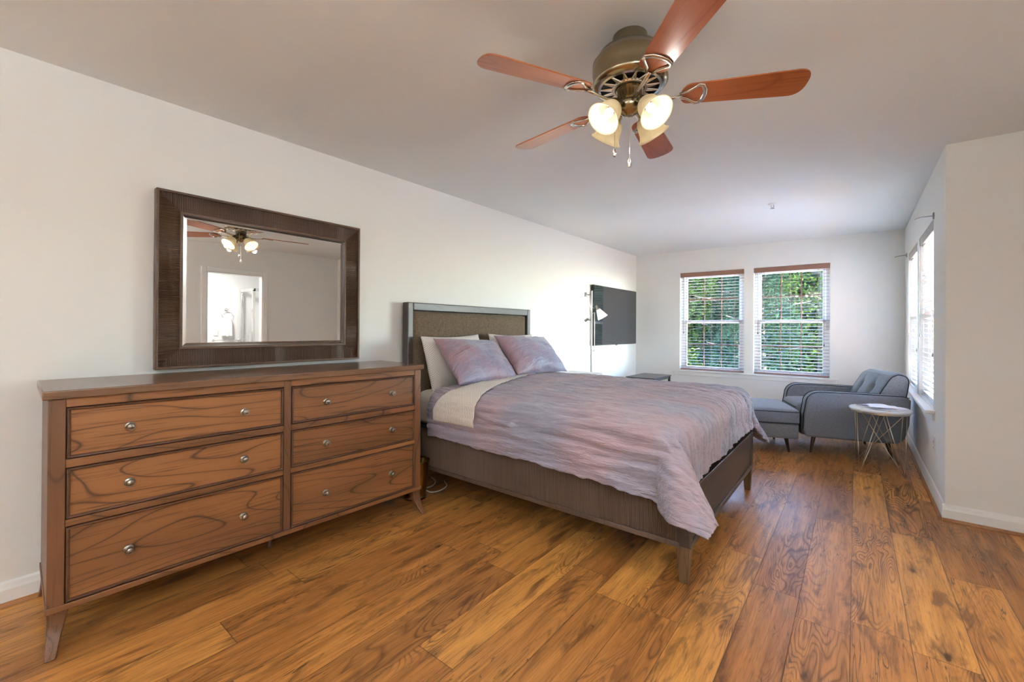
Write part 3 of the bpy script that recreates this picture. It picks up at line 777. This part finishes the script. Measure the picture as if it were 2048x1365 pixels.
# pillows
def pillow(name, mat, W_, Hh, Tk, M, seed, wr=1.0, flange=0):
    mb = MB(); n = 46
    def f(u, v, sg):
        x = (u-.5)*2; y = (v-.5)*2
        r_ = max(0, (1-abs(x)**2.6))**.62*max(0, (1-abs(y)**2.6))**.62
        cx = x*(1-.055*(1-x*x)*0-.05*(y*y)*0); pin = 1-.075*(1-abs(x)**2)*abs(y)**2
        pin2 = 1-.05*(1-abs(y)**2)*abs(x)**2
        z = sg*Tk/2*r_
        wn_ = wr*(.013*noise.noise((x*2.2+seed, y*2.6, sg*2))+.005*(1-2*abs(noise.noise((x*9+seed, y*2.5, sg)))))*min(1, r_*3)
        return (x*W_/2*pin2, y*Hh/2*pin, z+sg*abs(0)+wn_*sg)
    mb.grid(lambda u, v: f(u, v, 1), n, n); mb.grid(lambda u, v: f(u, v, -1), n, n)
    mb.v = [tuple(M @ Vector(p)) for p in mb.v]
    return weld(mb.build(name, mat, None, smooth='all'), .0005)
def lean(cx, cy, cz, ang, rz=0, roll=0):
    # local x -> world Y, local y -> up the slope, local z -> pillow front (+X)
    base = Matrix(((0, 0, 1, 0), (1, 0, 0, 0), (0, 1, 0, 0), (0, 0, 0, 1)))
    return T(cx, cy, cz) @ RZ(rz) @ RY(-ang) @ RX(roll) @ base
tag(pillow('pillow', SHEETP, .68, .47, .20, lean(-2.655, 2.585, .945, rad(17), 0, rad(1)), 3, .8), 'pale patterned pillow behind the pink mauve sham nearest the dresser', 'pillow', 'patterned pillows against the headboard')
tag(pillow('pillow', SHEETP, .70, .46, .19, lean(-2.655, 3.40, .955, rad(17), 0, rad(-1)), 9, .8), 'pale patterned pillow behind the greyer sham nearest the floor lamp', 'pillow', 'patterned pillows against the headboard')
tag(pillow('pillow_sham', SHAM, .73, .46, .17, lean(-2.42, 2.60, .965, rad(42), rad(2), rad(-3)), 5), 'pink mauve crinkled pillow sham leaning nearest the dresser', 'pillow', 'mauve shams on the bed')
tag(pillow('pillow_sham', SHAM, .76, .46, .17, lean(-2.43, 3.36, .985, rad(42), rad(-2), rad(-2)), 15), 'blue-grey mauve crinkled sham leaning nearest the floor lamp', 'pillow', 'mauve shams on the bed')

# ------------------------------------------------------------------ ceiling fan
FC = (-.736, 1.698)
fan = empty('ceiling_fan', 'five-blade cherry wood ceiling fan with brass motor and four lit bell shades', 'ceiling fan', (FC[0], FC[1], H))
def z_(z): return z-H
MB().lathe([(.070, 0), (.072, -.02), (.070, -.048), (.066, -.052)], 40).build('canopy', BRONZE, fan, smooth=True)
MB().lathe([(.085, -.050), (.094, -.056), (.128, -.075), (.146, -.105), (.152, -.112), (.152, -.150), (.148, -.180), (.152, -.186), (.152, -.196), (.142, -.208), (.128, -.212), (.128, -.200)], 56).build('motor_housing', BRONZE, fan, smooth=True, angle=50)
m_ = MB(); nv_ = 30
m_.lathe([(.128, -.212), (.118, -.214), (.116, -.206)], 48, cap=False)
for k in range(nv_):
    a = 2*PI*k/nv_; s_ = .012*(1 if k % 2 else -1)
    M = RZ(a) @ T(0, 0, -.214)
    m_.tube([(.070, 0, .000), (.118, s_*1.1, .002)], .0042, 6, M)
m_.lathe([(.074, -.212), (.070, -.219), (.060, -.219), (.060, -.205)], 40, cap=False)
m_.build('vent_ring', NICKEL, fan, smooth=True)
MB().lathe([(.122, -.200), (.062, -.203)], 40, cap=False).build('motor_plate', BLACK, fan)
MB().lathe([(.056, -.205), (.056, -.222), (.050, -.226), (.050, -.262), (.053, -.266), (.047, -.272), (.050, -.285), (.046, -.300), (.030, -.318), (.018, -.322), (.014, -.330), (0, -.333)], 40).build('switch_housing', BRONZE, fan, smooth=True, angle=50)
# blades
def blade_poly():
    pts = []
    r0, r1 = .20, .66; w0, w1 = .054, .068
    for t in [PI/2+PI*i/10 for i in range(11)]: pts.append((r0+.035+.035*cos(t), w0*sin(t)))
    pts2 = []
    for t in [-PI/2+PI*i/16 for i in range(17)]:
        c_, s_ = cos(t), sin(t); pts2.append((r1-.055+.055*sgn(c_)*abs(c_)**.8, w1*sgn(s_)*abs(s_)**.75))
    return pts+pts2
a0 = 6.7436
for k in range(5):
    M = RZ(a0-k*2*PI/5) @ T(0, 0, z_(2.180)) @ RX(rad(-12))
    bl = MB().prism(blade_poly(), -.003, .003).build('blade', BLADE, fan, .001, 1); bl.matrix_local = M
    ir = MB()
    # iron: arm from hub, then an open fan-shaped loop under the blade
    ir.tube([(.060, 0, -.012), (.11, 0, -.020), (.16, 0, -.014), (.205, 0, -.008)], [.010, .009, .008, .007], 10, flat=.7)
    loop = [(.195, .010), (.225, .020), (.250, .040), (.262, .050), (.276, .047), (.288, .025), (.291, 0), (.288, -.025), (.276, -.047), (.262, -.050), (.250, -.040), (.225, -.020), (.195, -.010)]
    ir.tube([(x, y, -.006) for x, y in loop], [.006, .006, .006, .008, .009, .010, .010, .010, .009, .008, .006, .006, .006], 8, flat=.6)
    i_ = ir.build('blade_iron', NICKEL, bl, smooth='all')
# lights
cam_az = math.atan2(-1.698, .736)
for k in range(4):
    az = cam_az+PI/4+k*PI/2
    A = MB().tube([(.035, 0, -.285), (.062, 0, -.290), (.080, 0, -.300)], .011, 10)
    tilt = rad(42)
    Mh = T(.074, 0, -.300) @ RY(-tilt)     # local -z is the shade axis (downward and outward)
    A.lathe([(.020, .012), (.024, 0), (.024, -.022), (.020, -.026)], 24, Mh)
    arm = A.build('lamp_arm', BRONZE, fan, smooth=True, angle=50); arm.rotation_euler = (0, 0, az)
    pr = [(.024, -.014), (.034, -.020), (.042, -.036), (.046, -.058), (.050, -.078), (.058, -.094), (.068, -.104)]
    sh = MB().lathe(pr, 40, Mh, cap=False).build('lamp_shade', SHADE, arm, smooth='all', solid=.0025)
    MB().lathe([(.008, -.028), (.010, -.036), (.0165, -.052), (.0175, -.064), (.0125, -.082), (.006, -.092), (0, -.096)], 20, Mh).build('bulb', BULB, arm, smooth='all')
    pl = Mh @ Vector((0, 0, -.128))
    sp_ = bpy.data.lights.new('bulb_light', 'SPOT'); sp_.energy = 2.8*LAMP; sp_.color = (1, .97, .92); sp_.shadow_soft_size = .02
    sp_.spot_size = rad(172); sp_.spot_blend = .45
    so_ = bpy.data.objects.new('bulb_light', sp_); COL.objects.link(so_); so_.parent = arm; so_.matrix_local = Mh @ T(0, 0, -.118)
    point('bulb_glow', tuple(Mh @ Vector((0, 0, -.13))), 0.5*LAMP, (1, .95, .88), .02, arm)
m_ = MB().tube([(0, 0, -.33), (0, 0, -.510)], .0016, 6)
m_.lathe([(.002, -.505), (.0075, -.520), (.010, -.531), (.007, -.541), (0, -.544)], 16); m_.build('pull_chain', NICKEL, fan, smooth=True)
px_, py_ = -.044*F0.y*0-.046, -.03
m_ = MB().tube([(px_, py_, -.25), (px_-.005, py_-.002, -.30), (px_-.005, py_-.002, -.470)], .0014, 6)
m_.lathe([(.002, -.462), (.007, -.476), (.009, -.486), (.006, -.494), (0, -.497)], 16, T(px_-.005, py_-.002, 0)); m_.build('pull_chain', NICKEL, fan, smooth=True)

# ------------------------------------------------------------------ television
tv = empty('television', 'large flat black television hung on the left wall beyond the bed', 'television', (-2.85, 5.31, 1.0), WR)
MB().box((.012, 0, 0), (.048, 1.42, .842)).build('casing', BLACK, tv, .004)
MB().box((.0485, .006, .010), (.0495, 1.414, .836)).build('screen', SCREEN, tv)
MB().box((.0, .4, .25), (.014, 1.0, .6)).build('wall_mount', STEEL, tv)
MB().box((.04, .685, -.008), (.049, .735, .002)).build('sensor', BLACK, tv)

# ------------------------------------------------------------------ nightstand and floor lamp
ns = empty('nightstand', 'pale topped nightstand behind the bed in front of the floor lamp', 'nightstand', (-2.62, 4.50, 0))
MB().box((-.21, -.28, .678), (.22, .28, .700)).build('top', NST, ns, .003)
MB().box((-.20, -.27, .10), (.21, .27, .678)).build('body', NST, ns, .003)
for i in range(2):
    d = MB().box((.205, -.255, .14+i*.27), (.222, .255, .395+i*.265)).build('drawer', NST, ns, .003)
    MB().lathe([(.006, 0), (.006, .012), (.014, .018), (.014, .024), (0, .027)], 16, T(.222, 0, .27+i*.27) @ RY(PI/2)).build('knob', KNOB, d, smooth=True)
for x in (-.18, .19):
    for y in (-.25, .25): MB().frustum((x, y, .1), (.02, .02), (x, y, 0), (.014, .014)).build('leg', NST, ns)
fl = empty('floor_lamp', 'brushed metal floor lamp with three lit white cone shades', 'floor lamp', (-2.617, 4.90, 0))
MB().lathe([(.13, 0), (.13, .014), (.12, .02), (.02, .026), (.012, .05)], 40).build('base', LMET, fl, smooth=True)
MB().tube([(0, 0, .02), (0, 0, 1.715)], .011, 14).build('pole', LMET, fl, smooth=True)
MB().tube([(.028, .028, .95), (.028, .028, 1.44)], .005, 8).tube([(0, 0, 1.42), (.03, .03, 1.44)], .006, 8).tube([(0, 0, .96), (.028, .028, .95)], .006, 8).build('grip', LMET, fl, smooth=True)
def lamp_head(p, d, name='lamp_head'):
    """p = socket position relative to the lamp, d = axis the cone opens toward"""
    p = Vector(p); d = Vector(d).normalized()
    q = Vector((0, 0, -1)).rotation_difference(d).to_matrix().to_4x4(); M = T(*p) @ q
    a = MB().tube([(0, 0, p.z), tuple(p*1.0)], .006, 8)
    a.lathe([(0, .03), (.014, .03), (.017, .02), (.017, -.02), (.022, -.025), (.022, -.035)], 20, M)
    ao = a.build(name, LMET, fl, smooth=True)
    MB().lathe([(.024, -.022), (.028, -.040), (.066, -.145)], 32, M, cap=False).build('lamp_shade', SHADEW, ao, smooth='all', solid=.003)
    MB().lathe([(.008, -.03), (.013, -.05), (.024, -.08), (.024, -.098), (.012, -.118), (0, -.121)], 20, M).build('bulb', BULBW, ao, smooth='all')
    point('bulb_light', tuple(M @ Vector((0, 0, -.15))), 0.7*LAMP, (1, .88, .72), .02, ao)
# image right is roughly (+.78,+.62) in world x,y
r_ = Vector((R0.x, R0.y, 0))
lamp_head(Vector((0, 0, 1.665))-r_*.075, Vector((0, 0, -1))-r_*.02)
lamp_head(Vector((0, 0, 1.500))+r_*.070, Vector((0, 0, -.85))+r_*.50)
lamp_head(Vector((0, 0, 1.345))-r_*.065, Vector((-.55, 0, -.65))-r_*.38)

# ------------------------------------------------------------------ low dark table below the television
t2 = empty('console_table', 'low dark console table in the far left corner under the television', 'table', (-2.37, 6.20, 0))
MB().box((-.21, -.34, .535), (.215, .34, .553)).build('top', DARKT, t2, .003)
for x in (-.19, .19):
    for y in (-.32, .32): MB().box((x-.015, y-.015, 0), (x+.015, y+.015, .535)).build('leg', BLACK, t2, .002)
MB().box((-.19, -.32, .50), (.19, .32, .53)).build('apron', DARKT, t2)

# ------------------------------------------------------------------ trash can, cord
tc = empty('waste_basket', 'small polished brass waste basket between dresser and bed', 'waste basket', (-2.50, 2.018, 0))
MB().lathe([(.082, 0), (.084, .004), (.078, .012), (.082, .05), (.098, .24), (.106, .27), (.103, .272), (.094, .24), (.079, .05), (.074, .014), (0, .012)], 44).build('body', plain('dark_brass', (.40, .31, .17), .2, 1, var=.2, scale=9), tc, smooth=True, angle=60)
pts = [(-2.62, 2.10, .02), (-2.55, 2.14, .012), (-2.47, 2.14, .008), (-2.44, 2.20, .008), (-2.47, 2.30, .008), (-2.56, 2.36, .008)]
def smooth_path(pts, n=8):
    P = [Vector(p) for p in pts]; out = []
    for i in range(len(P)-1):
        p0, p1, p2, p3 = P[max(0, i-1)], P[i], P[i+1], P[min(len(P)-1, i+2)]
        for k in range(n):
            t = k/n; out.append(.5*((2*p1)+(-p0+p2)*t+(2*p0-5*p1+4*p2-p3)*t*t+(-p0+3*p1-3*p2+p3)*t**3))
    out.append(P[-1]); return out
m_ = MB().tube(smooth_path(pts), .0045, 8)
m_.tube(smooth_path([(-2.60, 2.13, .006), (-2.56, 2.22, .006), (-2.62, 2.32, .006), (-2.72, 2.36, .006)]), .0045, 8)
tag(m_.build('power_cord', CORD, None, smooth='all'), 'pale grey power cord looping on the floor under the bed head', 'cord')

# ------------------------------------------------------------------ armchair
CE = math.atan2(.34, .94)
CP = Vector((-.40, 5.15, 0))
ch = empty('armchair', 'charcoal upholstered armchair with a button-tufted back below the right windows', 'armchair', tuple(CP), CE)
# local x: front(0) -> back(.86); local y: near(0) -> far(.78)
def arm_profile():
    pts = [(.02, .175), (-.005, .25), (.0, .40)]
    # front edge rises, rounded shoulder, gently falling top to the back, slanted rear
    for t in [i/8 for i in range(9)]:
        a = PI-PI/2*t; pts.append((.135+.118*cos(a), .505+.118*sin(a)))
    pts += [(.45, .620), (.80, .612), (.845, .600), (.862, .575), (.850, .35), (.815, .21), (.76, .165), (.60, .163), (.30, .168)]
    return pts
AP = arm_profile(); AW = .115
def armpart(y0):
    return MB().prism(AP, y0, y0+AW, 'y')
for y0 in (0, .78-AW):
    armpart(y0).build('arm', CHAIRF, ch, .022, 4)
    for yy in (y0+.006, y0+AW-.006):
        MB().tube([(x, yy, z) for x, z in AP[1:15]], .0045, 6).build('piping', PIPE, ch, smooth='all')
weld(rbox(.42, .39, .255, .42, .29, .085, .03, 20, 20).build('seat_base', CHAIRF, ch))
weld(rbox(.33, .39, .405, .36, .272, .075, .05, 30, 30, .03).build('seat_cushion', CHAIRF, ch))
MB().tube([(-.032, y, .44) for y in (.14, .25, .39, .53, .64)], .004, 6).build('piping', PIPE, ch, smooth='all')
# back cushion: profile in x-z, width along y, tufts pressed into the front
def backf():
    prof = []
    fr_ = [(.59, .40), (.60, .50), (.645, .62), (.70, .72), (.725, .765), (.755, .80), (.80, .822), (.845, .815), (.878, .79), (.888, .74), (.872, .62), (.845, .45)]
    P = smooth_path([(x, 0, z) for x, z in fr_], 5)
    y0, y1 = .09, .69; NB = 56
    vs = []; n = len(P)
    tuft = [(.27, .655), (.51, .655), (.27, .52), (.51, .52)]
    mb = MB()
    cx, cz = .75, .62
    for j in range(NB+1):
        t = j/NB; y = y0+(y1-y0)*t; e = min(t, 1-t)*(y1-y0); rd = .045
        sc = 1.0 if e > rd else math.sqrt(max(0, 1-((rd-e)/rd)**2))*.10+.90
        for p in P:
            x = cx+(p.x-cx)*sc; z = cz+(p.z-cz)*sc
            dpt = 0
            if p.x < .76:
                for ty, tz in tuft:
                    d2 = (y-ty)**2+(p.z-tz)**2; dpt += .040*math.exp(-d2/.0011)+.018*math.exp(-((y-ty)**2)/.0006-((p.z-tz)**2)/.006)
                dpt -= .020*(sin(PI*t))
            vs.append((x+dpt, y, z-dpt*.3))
    fs = []
    for j in range(NB):
        for i in range(n-1): fs.append((j*n+i, j*n+i+1, (j+1)*n+i+1, (j+1)*n+i))
        fs.append((j*n+n-1, j*n, (j+1)*n, (j+1)*n+n-1))
    fs += [tuple(range(n)), tuple(NB*n+i for i in range(n))[::-1]]
    mb.add(vs, fs)
    return mb, P, tuft, cx, cz
bk, P, tuft, cx, cz = backf()
bo = bk.build('backrest', CHAIRF, ch, smooth=True, angle=50)
pm = MB()
for yy in (.092, .688): MB().tube([(cx+(p.x-cx)*.92, yy, cz+(p.z-cz)*.92) for p in P[8:]], .005, 6).build('piping', PIPE, ch, smooth='all')
for ty, tz in tuft[:2]:
    MB().lathe([(.012, -.003), (.012, .002), (.006, .006), (0, .007)], 14, T(.705, ty, tz) @ RY(-PI/2-.3)).build('button', CHAIRF, ch, smooth='all')
for (x, y, dx, dy) in ((.12, .12, -.03, -.01), (.12, .66, -.03, .01), (.72, .12, .035, -.01), (.72, .66, .035, .01)):
    MB().lathe([(.011, 0), (.012, .02), (.022, .175)], 20, Matrix(((1, 0, -dx/.175, x+dx), (0, 1, -dy/.175, y+dy), (0, 0, 1, 0), (0, 0, 0, 1)))).build('leg', LEGW, ch, smooth=True)

# ------------------------------------------------------------------ ottoman
OT = math.atan2(.36, .94)
ot = empty('ottoman', 'charcoal upholstered ottoman with piped cushion between bed and armchair', 'ottoman', (-.425, 5.085, 0), OT)
weld(rbox(-.31, .36, .225, .305, .355, .075, .022, 20, 24).build('base', CHAIRF, ot))
weld(rbox(-.31, .36, .365, .312, .362, .070, .028, 26, 30, .028).build('cushion', CHAIRF, ot))
pm = MB()
for z in (.305, .418):
    r_o = .03; cx0, cx1, cy0, cy1 = -.62, .0, -.002, .722
    loop = []
    for (ax, ay, st) in ((cx1-r_o, cy1-r_o, 0), (cx0+r_o, cy1-r_o, PI/2), (cx0+r_o, cy0+r_o, PI), (cx1-r_o, cy0+r_o, 1.5*PI)):
        for k in range(5): a = st+PI/2*k/4; loop.append((ax+r_o*cos(a), ay+r_o*sin(a), z))
    pm.tube(loop, .0045, 6, closed=True)
pm.build('piping', PIPE, ot, smooth='all')
for x, y, dx, dy in ((-.10, .09, .03, 0), (-.52, .09, -.03, 0), (-.10, .63, .03, 0), (-.52, .63, -.03, 0)):
    MB().lathe([(.011, 0), (.012, .02), (.022, .16)], 20, Matrix(((1, 0, -dx/.16, x+dx), (0, 1, -dy/.16, y+dy), (0, 0, 1, 0), (0, 0, 0, 1)))).build('leg', LEGW, ot, smooth=True)

# ------------------------------------------------------------------ round side table
st = empty('side_table', 'round white-topped side table on gold wire hairpin legs beside the armchair', 'side table', (.170, 5.03, 0))
MB().lathe([(0, .521), (.212, .521), (.218, .525), (.218, .537), (.214, .541), (0, .541)], 64).build('table_top', MARBLE, st, smooth=True, angle=30)
MB().lathe([(.198, .506), (.203, .506), (.203, .521), (.198, .521)], 64, cap=False).build('rim', GOLD, st, smooth=True)
FEET = [(.027-.17, 4.776-5.03), (.324-.17, 4.818-5.03), (.308-.17, 5.27-5.03), (.007-.17, 5.25-5.03)]
for i, (fx, fy) in enumerate(FEET):
    a = math.atan2(fy, fx); w = []
    def rim(t): return (.195*cos(t), .195*sin(t), .508)
    w = MB()
    w.tube([rim(a-.45), (fx, fy, .004)], .0033, 6).tube([rim(a+.45), (fx, fy, .004)], .0033, 6)
    w.tube([rim(a+PI+.22), (fx, fy, .004)], .0033, 6)
    w.lathe([(0, -.003), (.0045, 0), (.0045, .006), (0, .009)], 8, T(fx, fy, .003))
    w.build('wire_leg', GOLD, st, smooth='all')
nb = empty('notebook', 'open spiral notebook with white pages on the round side table', 'notebook', (.185, 5.05, .541), rad(-38))
def pagef(u, v):
    x = (u-.5)*.30; y = (v-.5)*.20; return (x, y, .012+.006*sin(PI*(u*2 % 1))+.004*noise.noise((x*14, y*14, 2)))
MB().grid(pagef, 24, 16).build('page', PAPER, nb, smooth='all')
MB().box((-.15, -.10, 0), (.15, .10, .010)).build('page_block', PAPER, nb, .002)
m_ = MB()
for k in range(22):
    x = -.14+k*.0133; m_.tube([(x, .10+.009*cos(t), .011+.009*sin(t)) for t in [2*PI*i/10 for i in range(10)]], .0011, 5, closed=True)
m_.build('spiral_binding', STEEL, nb, smooth='all')
lo = MB()
lo.add([(-.13, -.12, .02), (.07, -.11, .018), (.08, .02, .022), (-.12, .03, .024)], [(0, 1, 2, 3)], RZ(.25))
o = lo.build('paper_sheet', PAPER, None, solid=.0008); o.location = (.20, 5.03, .544); tag(o, 'loose white sheet of paper lying on the spiral notebook', 'paper')

# ------------------------------------------------------------------ wall and ceiling small things
sp = empty('sprinkler_head', 'small white fire sprinkler head on the ceiling toward the far windows', 'sprinkler', (-.626, 4.784, H))
MB().lathe([(.040, 0), (.040, -.004), (.028, -.012), (.020, -.013)], 28).build('escutcheon', PLASTIC, sp, smooth=True)
m_ = MB().tube([(.009, 0, -.012), (.012, 0, -.028), (.002, 0, -.042)], .0025, 6).tube([(-.009, 0, -.012), (-.012, 0, -.028), (-.002, 0, -.042)], .0025, 6)
m_.lathe([(.004, -.042), (.018, -.044), (.018, -.046), (0, -.046)], 16); m_.build('deflector', STEEL, sp, smooth=True)
def outlet(M, label):
    t = empty('wall_outlet', label, 'outlet'); t.matrix_world = M
    MB().box((-.006, -.036, -.058), (0, .036, .058)).build('plate', OUTPL, t, .002)
    m_ = MB()
    for z in (-.022, .022):
        m_.box((-.0075, -.016, z-.014), (-.0055, .016, z+.014))
    m_.build('socket', OUTPL, t, .001)
    m_ = MB()
    for z in (-.022, .022):
        for y in (-.006, .006): m_.box((-.0082, y-.0012, z-.005), (-.007, y+.0012, z+.006))
    m_.build('slot', BLACK, t)
outlet(T(XR, 4.43, .39), 'white electrical outlet low on the right wall below the sill')
def bracket(y, z, lab):
    t = empty('curtain_bracket', lab, 'curtain bracket', (XR, y, z), group='curtain brackets on the right wall')
    MB().lathe([(.026, 0), (.026, .005), (.018, .009)], 24, Matrix.Identity(4) @ RY(-PI/2)).build('plate', STEEL, t, smooth=True)
    m_ = MB()
    for yy in (-.006, .008):
        m_.tube(smooth_path([(0, yy, 0), (-.05, yy, -.001), (-.085, yy, -.006), (-.105, yy+.004, -.014)]), .0042, 8)
    m_.build('arm', STEEL, t, smooth=True)
bracket(4.49, 2.092, 'bent grey metal curtain bracket above the nearer right wall blind')
bracket(6.66, 2.095, 'straight grey metal curtain bracket by the far right corner')

# ------------------------------------------------------------------ outdoors
struct(MB().box((-30, -12, -3.2), (30, 45, -3.0)).build('ground', GRASS))
BOUNCE = plain('pale_bounce_surface', (.72, .72, .70), .9, var=.05)  # unseen pale slabs added to bounce sunlight up through the windows
tag(MB().box((.75, 3.0, -.75), (6.5, 11.5, -.55)).box((.607, 3.0, -.62), (.75, 7.07, -.55)).build('bounce_slab', BOUNCE), 'added flat pale roof outside below the right wall windows', 'reflector')
tag(MB().box((-4.0, 7.12, -.75), (.6, 10.6, -.55)).build('bounce_slab', BOUNCE), 'added flat pale roof outside below the far windows', 'reflector')
def tree(name, cx, cy, r, z0, z1, mat, n, label, seed, conic=.0, leaf=.11):
    rnd = random.Random(seed)
    t = empty(name, label, 'tree', (cx, cy, -3.0), group='trees beyond the far windows')
    m_ = MB().tube([(0, 0, 0), (.05, 0, (z1+3)*.4), (0, .05, (z1+3)*.85)], [.20, .14, .04], 10)
    for k in range(16):
        a = k*2.4; h = (z1+3)*(.2+.045*k); m_.tube([(0, 0, h), (cos(a)*r*.45, sin(a)*r*.45, h+.35), (cos(a)*r*.8, sin(a)*r*.8, h+.45)], [.05, .03, .01], 6)
    m_.build('trunk', BARK, t, smooth=True)
    vs = []; fs = []; H_ = z1-z0
    for i in range(n):
        h = rnd.random(); a = rnd.random()*2*PI
        if rnd.random() < .75: a = -PI/2+rnd.uniform(-1.5, 1.5)
        prof = (1-h)**.8*1.1 if conic else math.sqrt(max(0, 1-(2*h-1)**2))**.7
        lump = 1+.35*noise.noise((cos(a)*2.2+seed, sin(a)*2.2, h*H_*.9))
        rr = r*prof*lump*(1-.45*rnd.random()**1.5)
        c = Vector((cos(a)*rr, sin(a)*rr, z0+3+h*H_))
        d = Vector((rnd.gauss(0, 1), rnd.gauss(0, 1), rnd.gauss(0, .6)-.2)).normalized(); e = d.cross(Vector((rnd.gauss(0, 1), rnd.gauss(0, 1), rnd.gauss(0, 1)))).normalized()
        L = leaf*rnd.uniform(.6, 1.3); w = L*(.28 if conic else .5); o_ = len(vs)
        vs += [c-d*L*.5, c+e*w*.5, c+d*L*.5, c-e*w*.5]; fs.append((o_, o_+1, o_+2, o_+3))
    MB().add(vs, fs).build('foliage', mat, t)
TR = [(-5.6, 13.0, 1.9, -2.6, 4.2, LEAF2, 15000, 'bright yellow-green leafy tree at the left of the left far window', 0),
      (-3.1, 15.4, 1.5, -2.7, 3.6, LEAF1, 12000, 'blue-green spruce behind the middle of the left far window', 1),
      (-5.9, 18.2, 2.5, -2.4, 6.2, LEAF2, 16000, 'tall green leafy tree rising behind the others in the left far window', 0),
      (-1.9, 12.2, 1.4, -2.6, 5.0, LEAF1, 13000, 'dark spruce seen between the two far windows', 1),
      (-.9, 18.0, 2.5, -2.4, 7.2, LEAF2, 16000, 'pale green leafy tree high in the right far window', 0),
      (.9, 13.6, 1.6, -2.6, 4.8, LEAF1, 13000, 'blue-green spruce at the right of the right far window', 1),
      (-10.6, 17.0, 2.8, -2.4, 5.0, LEAF1, 12000, 'dark evergreen far left beyond the garden', 0),
      (4.1, 16.5, 2.5, -2.4, 6.0, LEAF2, 10000, 'green leafy tree beyond the armchair corner', 0)]
for i, (x, y, r, z0, z1, mt_, n, lab, con) in enumerate(TR):
    tree('spruce_tree' if con else 'leafy_tree', x, y, r, z0, z1, mt_, n, lab, i*13+3, con, .15 if con else .13)
# far hedge belt closes gaps between the trees
hr = random.Random(99); vs = []; fs = []
for i in range(45000):
    x = hr.uniform(-20, 8); z = -3+hr.random()**.9*(8.6+1.5*noise.noise((x*.4, 0, 0))); y = 23+hr.uniform(-1.0, 1.0)
    c = Vector((x, y, z)); d = Vector((hr.gauss(0, 1), hr.gauss(0, .6), hr.gauss(0, 1))).normalized(); e = d.cross(Vector((hr.gauss(0, 1), hr.gauss(0, 1), hr.gauss(0, 1)))).normalized()
    L = .34*hr.uniform(.6, 1.3); o_ = len(vs); vs += [c-d*L*.5, c+e*L*.3, c+d*L*.5, c-e*L*.3]; fs.append((o_, o_+1, o_+2, o_+3))
hm = MB().add(vs, fs)
hm.grid(lambda u, v: (-20+28*u, 24.3+.5*noise.noise((u*30, v*6, 0)), -3+v*(7.3+.9*noise.noise((u*14, 0, 5)))), 120, 24)
tag(hm.build('hedgerow', LEAF1), 'distant dark green hedgerow closing the view behind the garden trees', 'hedge')

# daylight portals in the window openings guide sky sampling
for M, (a, b, z0, z1) in [(MBW, w) for w in bwins]+[(MRW, w) for w in rwins]+[(MRE, w) for w in zwins]:
    l = bpy.data.lights.new('daylight_portal', 'AREA'); l.shape = 'RECTANGLE'; l.size = b-a; l.size_y = z1-z0
    l.cycles.is_portal = True
    o = bpy.data.objects.new('daylight_portal', l); COL.objects.link(o)
    o.matrix_world = M @ T((a+b)/2, .17, (z0+z1)/2) @ RX(-PI/2)
